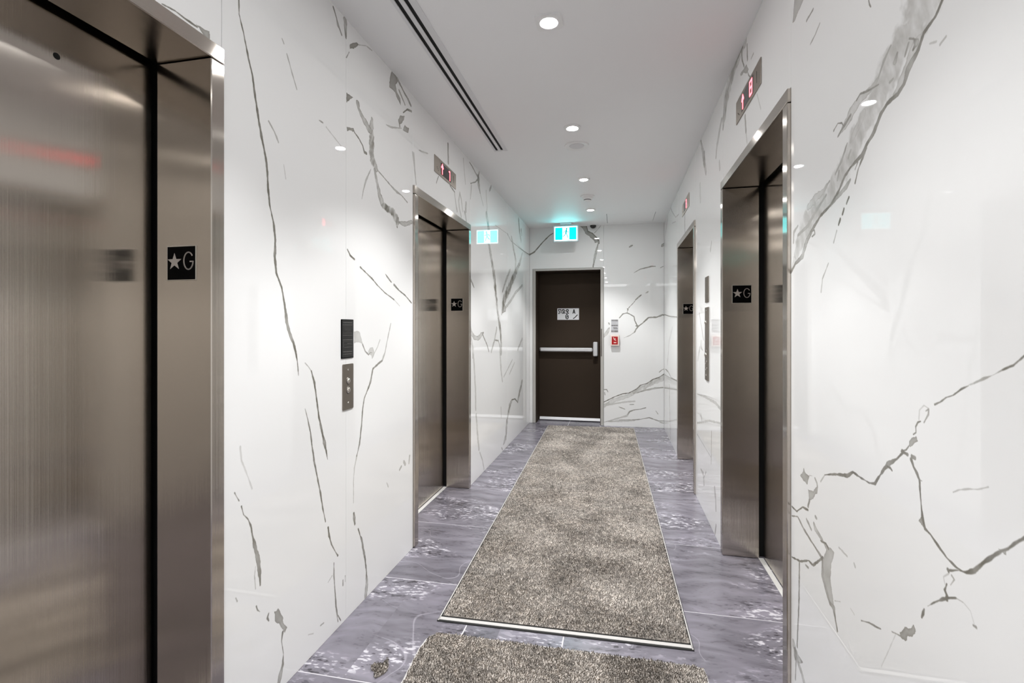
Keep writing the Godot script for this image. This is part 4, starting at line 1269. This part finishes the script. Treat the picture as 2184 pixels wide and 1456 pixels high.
# ---------------------------------------------------------------- mats
# an outline in x, z given thickness from y0 to y1
func sheet(st: SurfaceTool, outline: PackedVector2Array, y0: float, y1: float) -> void:
	var idx := Geometry2D.triangulate_polygon(outline)
	for k in range(0, idx.size(), 3):
		var p := []
		for j in 3:
			p.append(Vector3(outline[idx[k + j]].x, y1, outline[idx[k + j]].y))
		tri(st, p[0], p[1], p[2], Vector3.UP, Vector3.UP, Vector3.UP, outline[idx[k]], outline[idx[k + 1]], outline[idx[k + 2]])
	var centre := Vector2.ZERO
	for q in outline:
		centre += q / outline.size()
	for k in outline.size():
		var a := outline[k]
		var b := outline[(k + 1) % outline.size()]
		var d := (b - a).normalized()
		var n2 := Vector2(d.y, -d.x)
		if n2.dot((a + b) / 2 - centre) < 0:
			n2 = -n2
		quad(st, Vector3(a.x, y0, a.y), Vector3(b.x, y0, b.y), Vector3(b.x, y1, b.y), Vector3(a.x, y1, a.y), Vector3(n2.x, 0, n2.y))


func shrunk(outline: PackedVector2Array, by: float) -> PackedVector2Array:
	var r := Geometry2D.offset_polygon(outline, -by, Geometry2D.JOIN_ROUND)
	return r[0] if r.size() else outline


func tuft_mesh() -> ArrayMesh:
	var st := tool()
	for k in 3:
		var t := TAU * k / 3.0
		var foot := Vector3(cos(t), 0, sin(t)) * 0.0012
		var across := Vector3(-sin(t), 0, cos(t)) * 0.0017
		var tip := foot * 2.6 + Vector3(0, 0.0085, 0)
		var mid := foot * 1.5 + Vector3(0, 0.0048, 0)
		var n := (Vector3(cos(t), 0.9, sin(t))).normalized()
		tri(st, foot - across, foot + across, mid + across * 0.9, n, n, n)
		tri(st, foot - across, mid + across * 0.9, mid - across * 0.9, n, n, n)
		tri(st, mid - across * 0.9, mid + across * 0.9, tip, n, n, n)
	var m := st.commit()
	m.surface_set_material(0, M.pile)
	return m


func pile(parent: Node3D, outline: PackedVector2Array, count: int, kernel_seed: int) -> void:
	var lo := outline[0]
	var hi := outline[0]
	for q in outline:
		lo = lo.min(q)
		hi = hi.max(q)
	var r := RandomNumberGenerator.new()
	r.seed = kernel_seed
	var lay := FastNoiseLite.new()
	lay.seed = kernel_seed
	lay.frequency = 2.6
	lay.fractal_octaves = 3
	var small := FastNoiseLite.new()
	small.seed = kernel_seed + 1
	small.frequency = 22.0
	small.fractal_octaves = 2
	var mm := MultiMesh.new()
	mm.transform_format = MultiMesh.TRANSFORM_3D
	mm.use_colors = true
	mm.mesh = M.tuft
	mm.instance_count = count
	var n := 0
	while n < count:
		var p := Vector2(r.randf_range(lo.x, hi.x), r.randf_range(lo.y, hi.y))
		if not Geometry2D.is_point_in_polygon(p, outline):
			continue
		var l := lay.get_noise_2d(p.x, p.y)
		var f := small.get_noise_2d(p.x, p.y)
		var lean := Vector3(0.25 + 0.9 * l + r.randf_range(-0.35, 0.35), 0, 0.35 * lay.get_noise_2d(p.x + 40, p.y) + r.randf_range(-0.35, 0.35))
		var up := (Vector3.UP + lean * 0.9).normalized()
		var b := Basis(Quaternion(Vector3.UP, up)) * Basis(Vector3.UP, r.randf() * TAU)
		b = b.scaled(Vector3.ONE * r.randf_range(0.9, 1.4) * (1.0 + 0.25 * f))
		mm.set_instance_transform(n, Transform3D(b, Vector3(p.x, 0.0052, p.y)))
		var tone := 0.52 * (1.0 + 0.30 * l + 0.40 * f + r.randf_range(-0.22, 0.22))
		if r.randf() < 0.06:
			tone *= 0.45
		if r.randf() < 0.0025:
			tone = 0.6
		mm.set_instance_color(n, Color(tone * 1.07, tone * 0.98, tone * 0.89))
		n += 1
	var o := MultiMeshInstance3D.new()
	o.name = "pile"
	o.multimesh = mm
	o.set_meta("kind", "stuff")
	parent.add_child(o)


func build_mats() -> void:
	M.tuft = tuft_mesh()
	var r := thing("floor_runner", "long grey-brown pile runner with a pale edge lying along the lobby", "runner")
	var o := PackedVector2Array([Vector2(-0.782, -2.052), Vector2(0.306, -2.078), Vector2(0.223, -6.546), Vector2(-0.906, -6.492)])
	var st := tool()
	sheet(st, o, 0.0005, 0.0035)
	part("rubber_base", st, M.rubber, r)
	# pale binding along the near end and the sides
	st = tool()
	var bind := [[o[0], o[1], 0.030, 0.010], [o[1], o[2], 0.008, 0.003], [o[3], o[0], 0.008, 0.003]]
	for e in bind:
		var a: Vector2 = e[0]
		var b: Vector2 = e[1]
		var d := (b - a).normalized()
		var inward := Vector2(-d.y, d.x)
		if inward.dot(Vector2(-0.28, -4.3) - a) < 0:
			inward = -inward
		sheet(st, PackedVector2Array([a + inward * e[3] + d * 0.004, b + inward * e[3] - d * 0.004, b + inward * e[2] - d * 0.004, a + inward * e[2] + d * 0.004]), 0.003, 0.0056)
	part("binding", st, M.binding, r)
	var inside := PackedVector2Array([Vector2(-0.768, -2.094), Vector2(0.292, -2.119), Vector2(0.210, -6.536), Vector2(-0.891, -6.482)])
	st = tool()
	sheet(st, inside, 0.003, 0.0055)
	part("backing", st, M.pile_ground, r)
	pile(r, inside, 170000, 41)
	var m := thing("floor_mat", "grey-brown pile mat with a rounded corner lying before the runner", "mat")
	o = PackedVector2Array([Vector2(-0.773, -1.0), Vector2(-0.773, -1.682), Vector2(-0.781, -1.785), Vector2(-0.785, -1.855), Vector2(-0.780, -1.918), Vector2(-0.767, -1.948), Vector2(-0.743, -1.967), Vector2(-0.70, -1.973), Vector2(-0.63, -1.973), Vector2(0.289, -1.982), Vector2(0.325, -1.972), Vector2(0.33, -1.93), Vector2(0.33, -1.0)])
	st = tool()
	sheet(st, o, 0.0005, 0.0045)
	part("rubber_base", st, M.binding, m)
	var mi := shrunk(o, 0.007)
	st = tool()
	sheet(st, mi, 0.004, 0.0055)
	part("backing", st, M.pile_ground, m)
	pile(m, mi, 42000, 43)
	# a torn scrap of the same carpet on the tiles
	var s := thing("carpet_scrap", "small torn scrap of brown carpet lying on the floor tiles", "scrap")
	o = PackedVector2Array()
	for q in [[-0.923, -1.723], [-0.912, -1.728], [-0.9, -1.739], [-0.887, -1.743], [-0.881, -1.757], [-0.884, -1.772], [-0.869, -1.757], [-0.859, -1.734], [-0.853, -1.713], [-0.859, -1.693], [-0.868, -1.679], [-0.877, -1.669], [-0.888, -1.675], [-0.896, -1.698], [-0.912, -1.704]]:
		o.append(Vector2(q[0], q[1]))
	st = tool()
	sheet(st, o, 0.0004, 0.003)
	part("backing", st, M.pile_ground, s, Vector3.ZERO)
	pile(s, o, 260, 47)


# ---------------------------------------------------------------- the scene
const SCRATCH := 0.3
const LAMP := 2.6
const PANEL := 0.9
const EXPOSURE := 1.3


func _ready() -> void:
	# camera: level, turned 12 degrees to the left of the corridor, lens shifted a little down
	var cam := Camera3D.new()
	cam.name = "camera"
	cam.projection = Camera3D.PROJECTION_FRUSTUM
	cam.near = 0.05
	cam.far = 60.0
	cam.size = cam.near * 1456.0 / FOCAL
	cam.frustum_offset = Vector2(0, -(728.0 - 700.9) / FOCAL * cam.near)
	cam.position = Vector3(0, EYE, 0)
	cam.rotation.y = deg_to_rad(12.118)
	add_child(cam)
	cam.current = true
	var env := Environment.new()
	env.background_mode = Environment.BG_COLOR
	env.background_color = Color.BLACK
	env.tonemap_mode = Environment.TONE_MAPPER_LINEAR
	env.tonemap_exposure = EXPOSURE
	env.sdfgi_enabled = true
	env.ssao_enabled = true
	env.ssil_enabled = true
	var we := WorldEnvironment.new()
	we.name = "environment"
	we.environment = env
	add_child(we)

	# materials
	M.mortar = plain(0.86, 0.86, 0.85, 0.8)
	M.grout = plain(0.82, 0.81, 0.83, 0.7)
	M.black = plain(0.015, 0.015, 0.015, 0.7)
	M.ceiling = plain(0.955, 0.955, 0.955, 0.55)
	M.trim = plain(0.94, 0.94, 0.935, 0.4)
	M.grille = plain(0.86, 0.86, 0.865, 0.7)
	M.diffuser = plain(0.88, 0.88, 0.885, 0.4)
	M.steel = steel(Color(0.755, 0.725, 0.69), 0.14, 1.0)
	M.steel_bright = steel(Color(0.75, 0.72, 0.685), 0.13, 1.0)
	M.steel_door = steel(Color(0.755, 0.725, 0.69), 0.145, 1.0)
	M.steel_plate = steel(Color(0.58, 0.55, 0.515), 0.4, 0.6)
	M.dark_steel = plain(0.42, 0.40, 0.38, 0.35, 1.0)
	M.chrome = plain(0.8, 0.78, 0.75, 0.15, 1.0)
	M.aluminium = plain(0.93, 0.93, 0.92, 0.45, 0.35)
	M.silver = plain(0.66, 0.63, 0.60, 0.5, 0.2)
	M.plate_rim = plain(0.74, 0.72, 0.69, 0.3, 0.9)
	M.enamel = plain(0.012, 0.012, 0.013, 0.55)
	M.enamel.metallic_specular = 0.15
	M.gloss_black = plain(0.015, 0.012, 0.012, 0.12)
	M.led = glow(Color(1.0, 0.33, 0.36), 6.0)
	M.lamp = glow(Color(1.0, 1.0, 1.0), 340.0)
	M.added_panel_glow = glow(Color(1, 1, 1), 1.6)
	M.sign_grey = plain(0.80, 0.82, 0.83, 0.45)
	M.sign_white = glow(Color(0.72, 1.0, 1.0), 5.0)
	M.sign_cyan = glow(Color(0.0, 0.95, 0.98), 3.4)
	M.sign_figure = glow(Color(0.0, 0.80, 0.84), 0.75)
	M.door_brown = plain(0.235, 0.20, 0.17, 0.55)
	M.door_brown.metallic_specular = 0.1
	M.frame = plain(0.72, 0.71, 0.69, 0.4)
	M.white_metal = plain(0.93, 0.93, 0.94, 0.4)
	M.satin = plain(0.88, 0.88, 0.885, 0.42, 0.5)
	M.paper = plain(0.90, 0.90, 0.91, 0.8)
	M.paper_grey = plain(0.78, 0.78, 0.79, 0.8)
	M.ink = plain(0.05, 0.05, 0.05, 0.8)
	M.alarm_red = plain(0.68, 0.05, 0.07, 0.35)
	M.alarm_rim = plain(0.93, 0.86, 0.82, 0.4)
	M.alarm_side = plain(0.42, 0.12, 0.10, 0.5)
	M.rubber = plain(0.10, 0.10, 0.10, 0.8)
	M.binding = plain(0.76, 0.75, 0.74, 0.7)
	M.pile_ground = plain(0.5, 0.475, 0.45, 0.95)
	M.pile = plain(1, 1, 1, 0.95)
	M.pile.vertex_color_use_as_albedo = true
	M.stone = floor_stone()

	build_walls()
	build_floor()
	build_ceiling()

	elevator("brushed steel elevator entrance with a small round keyhole in its door", Vector3(WL, 0, -0.708), PI / 2, 0.57, true)
	elevator("brushed steel elevator entrance under the red arrow and 1 display", Vector3(WL, 0, -3.286), PI / 2, 0.571)
	elevator("brushed steel elevator entrance under the red display with arrow and boxy digit", Vector3(WR, 0, -2.474), -PI / 2, 0.573)
	elevator("brushed steel elevator entrance nearest to the brown fire door", Vector3(WR, 0, -4.605), -PI / 2, 0.56)
	build_fire_door()
	for k in 7:
		var z := 1.376 - 1.189 * k
		var labels := ["downlight with round trim by the wall opposite the fire door", "second downlight from the wall opposite the fire door", "downlight with round trim before the slot diffuser's open end", "downlight with a rounded square trim beside the black slots", "downlight next to the round ceiling speaker", "downlight between the round speaker and the smoke detector", "downlight beside the exit sign, past the smoke detector"]
		downlight(labels[k], z, k == 3, LAMP if k > 2 else LAMP * 0.6)
	indicator("steel floor indicator showing a red arrow and a 1", Vector3(WL, 2.402, -3.278), PI / 2, "1")
	indicator("steel floor indicator showing a red arrow and a boxy digit", Vector3(WR, 2.404, -2.481), -PI / 2, "8")
	indicator("steel floor indicator with one red digit, close to the fire door", Vector3(WR, 2.405, -4.604), -PI / 2, "8", false)
	build_plates()
	build_exit_sign()
	build_ceiling_things()
	build_mats()
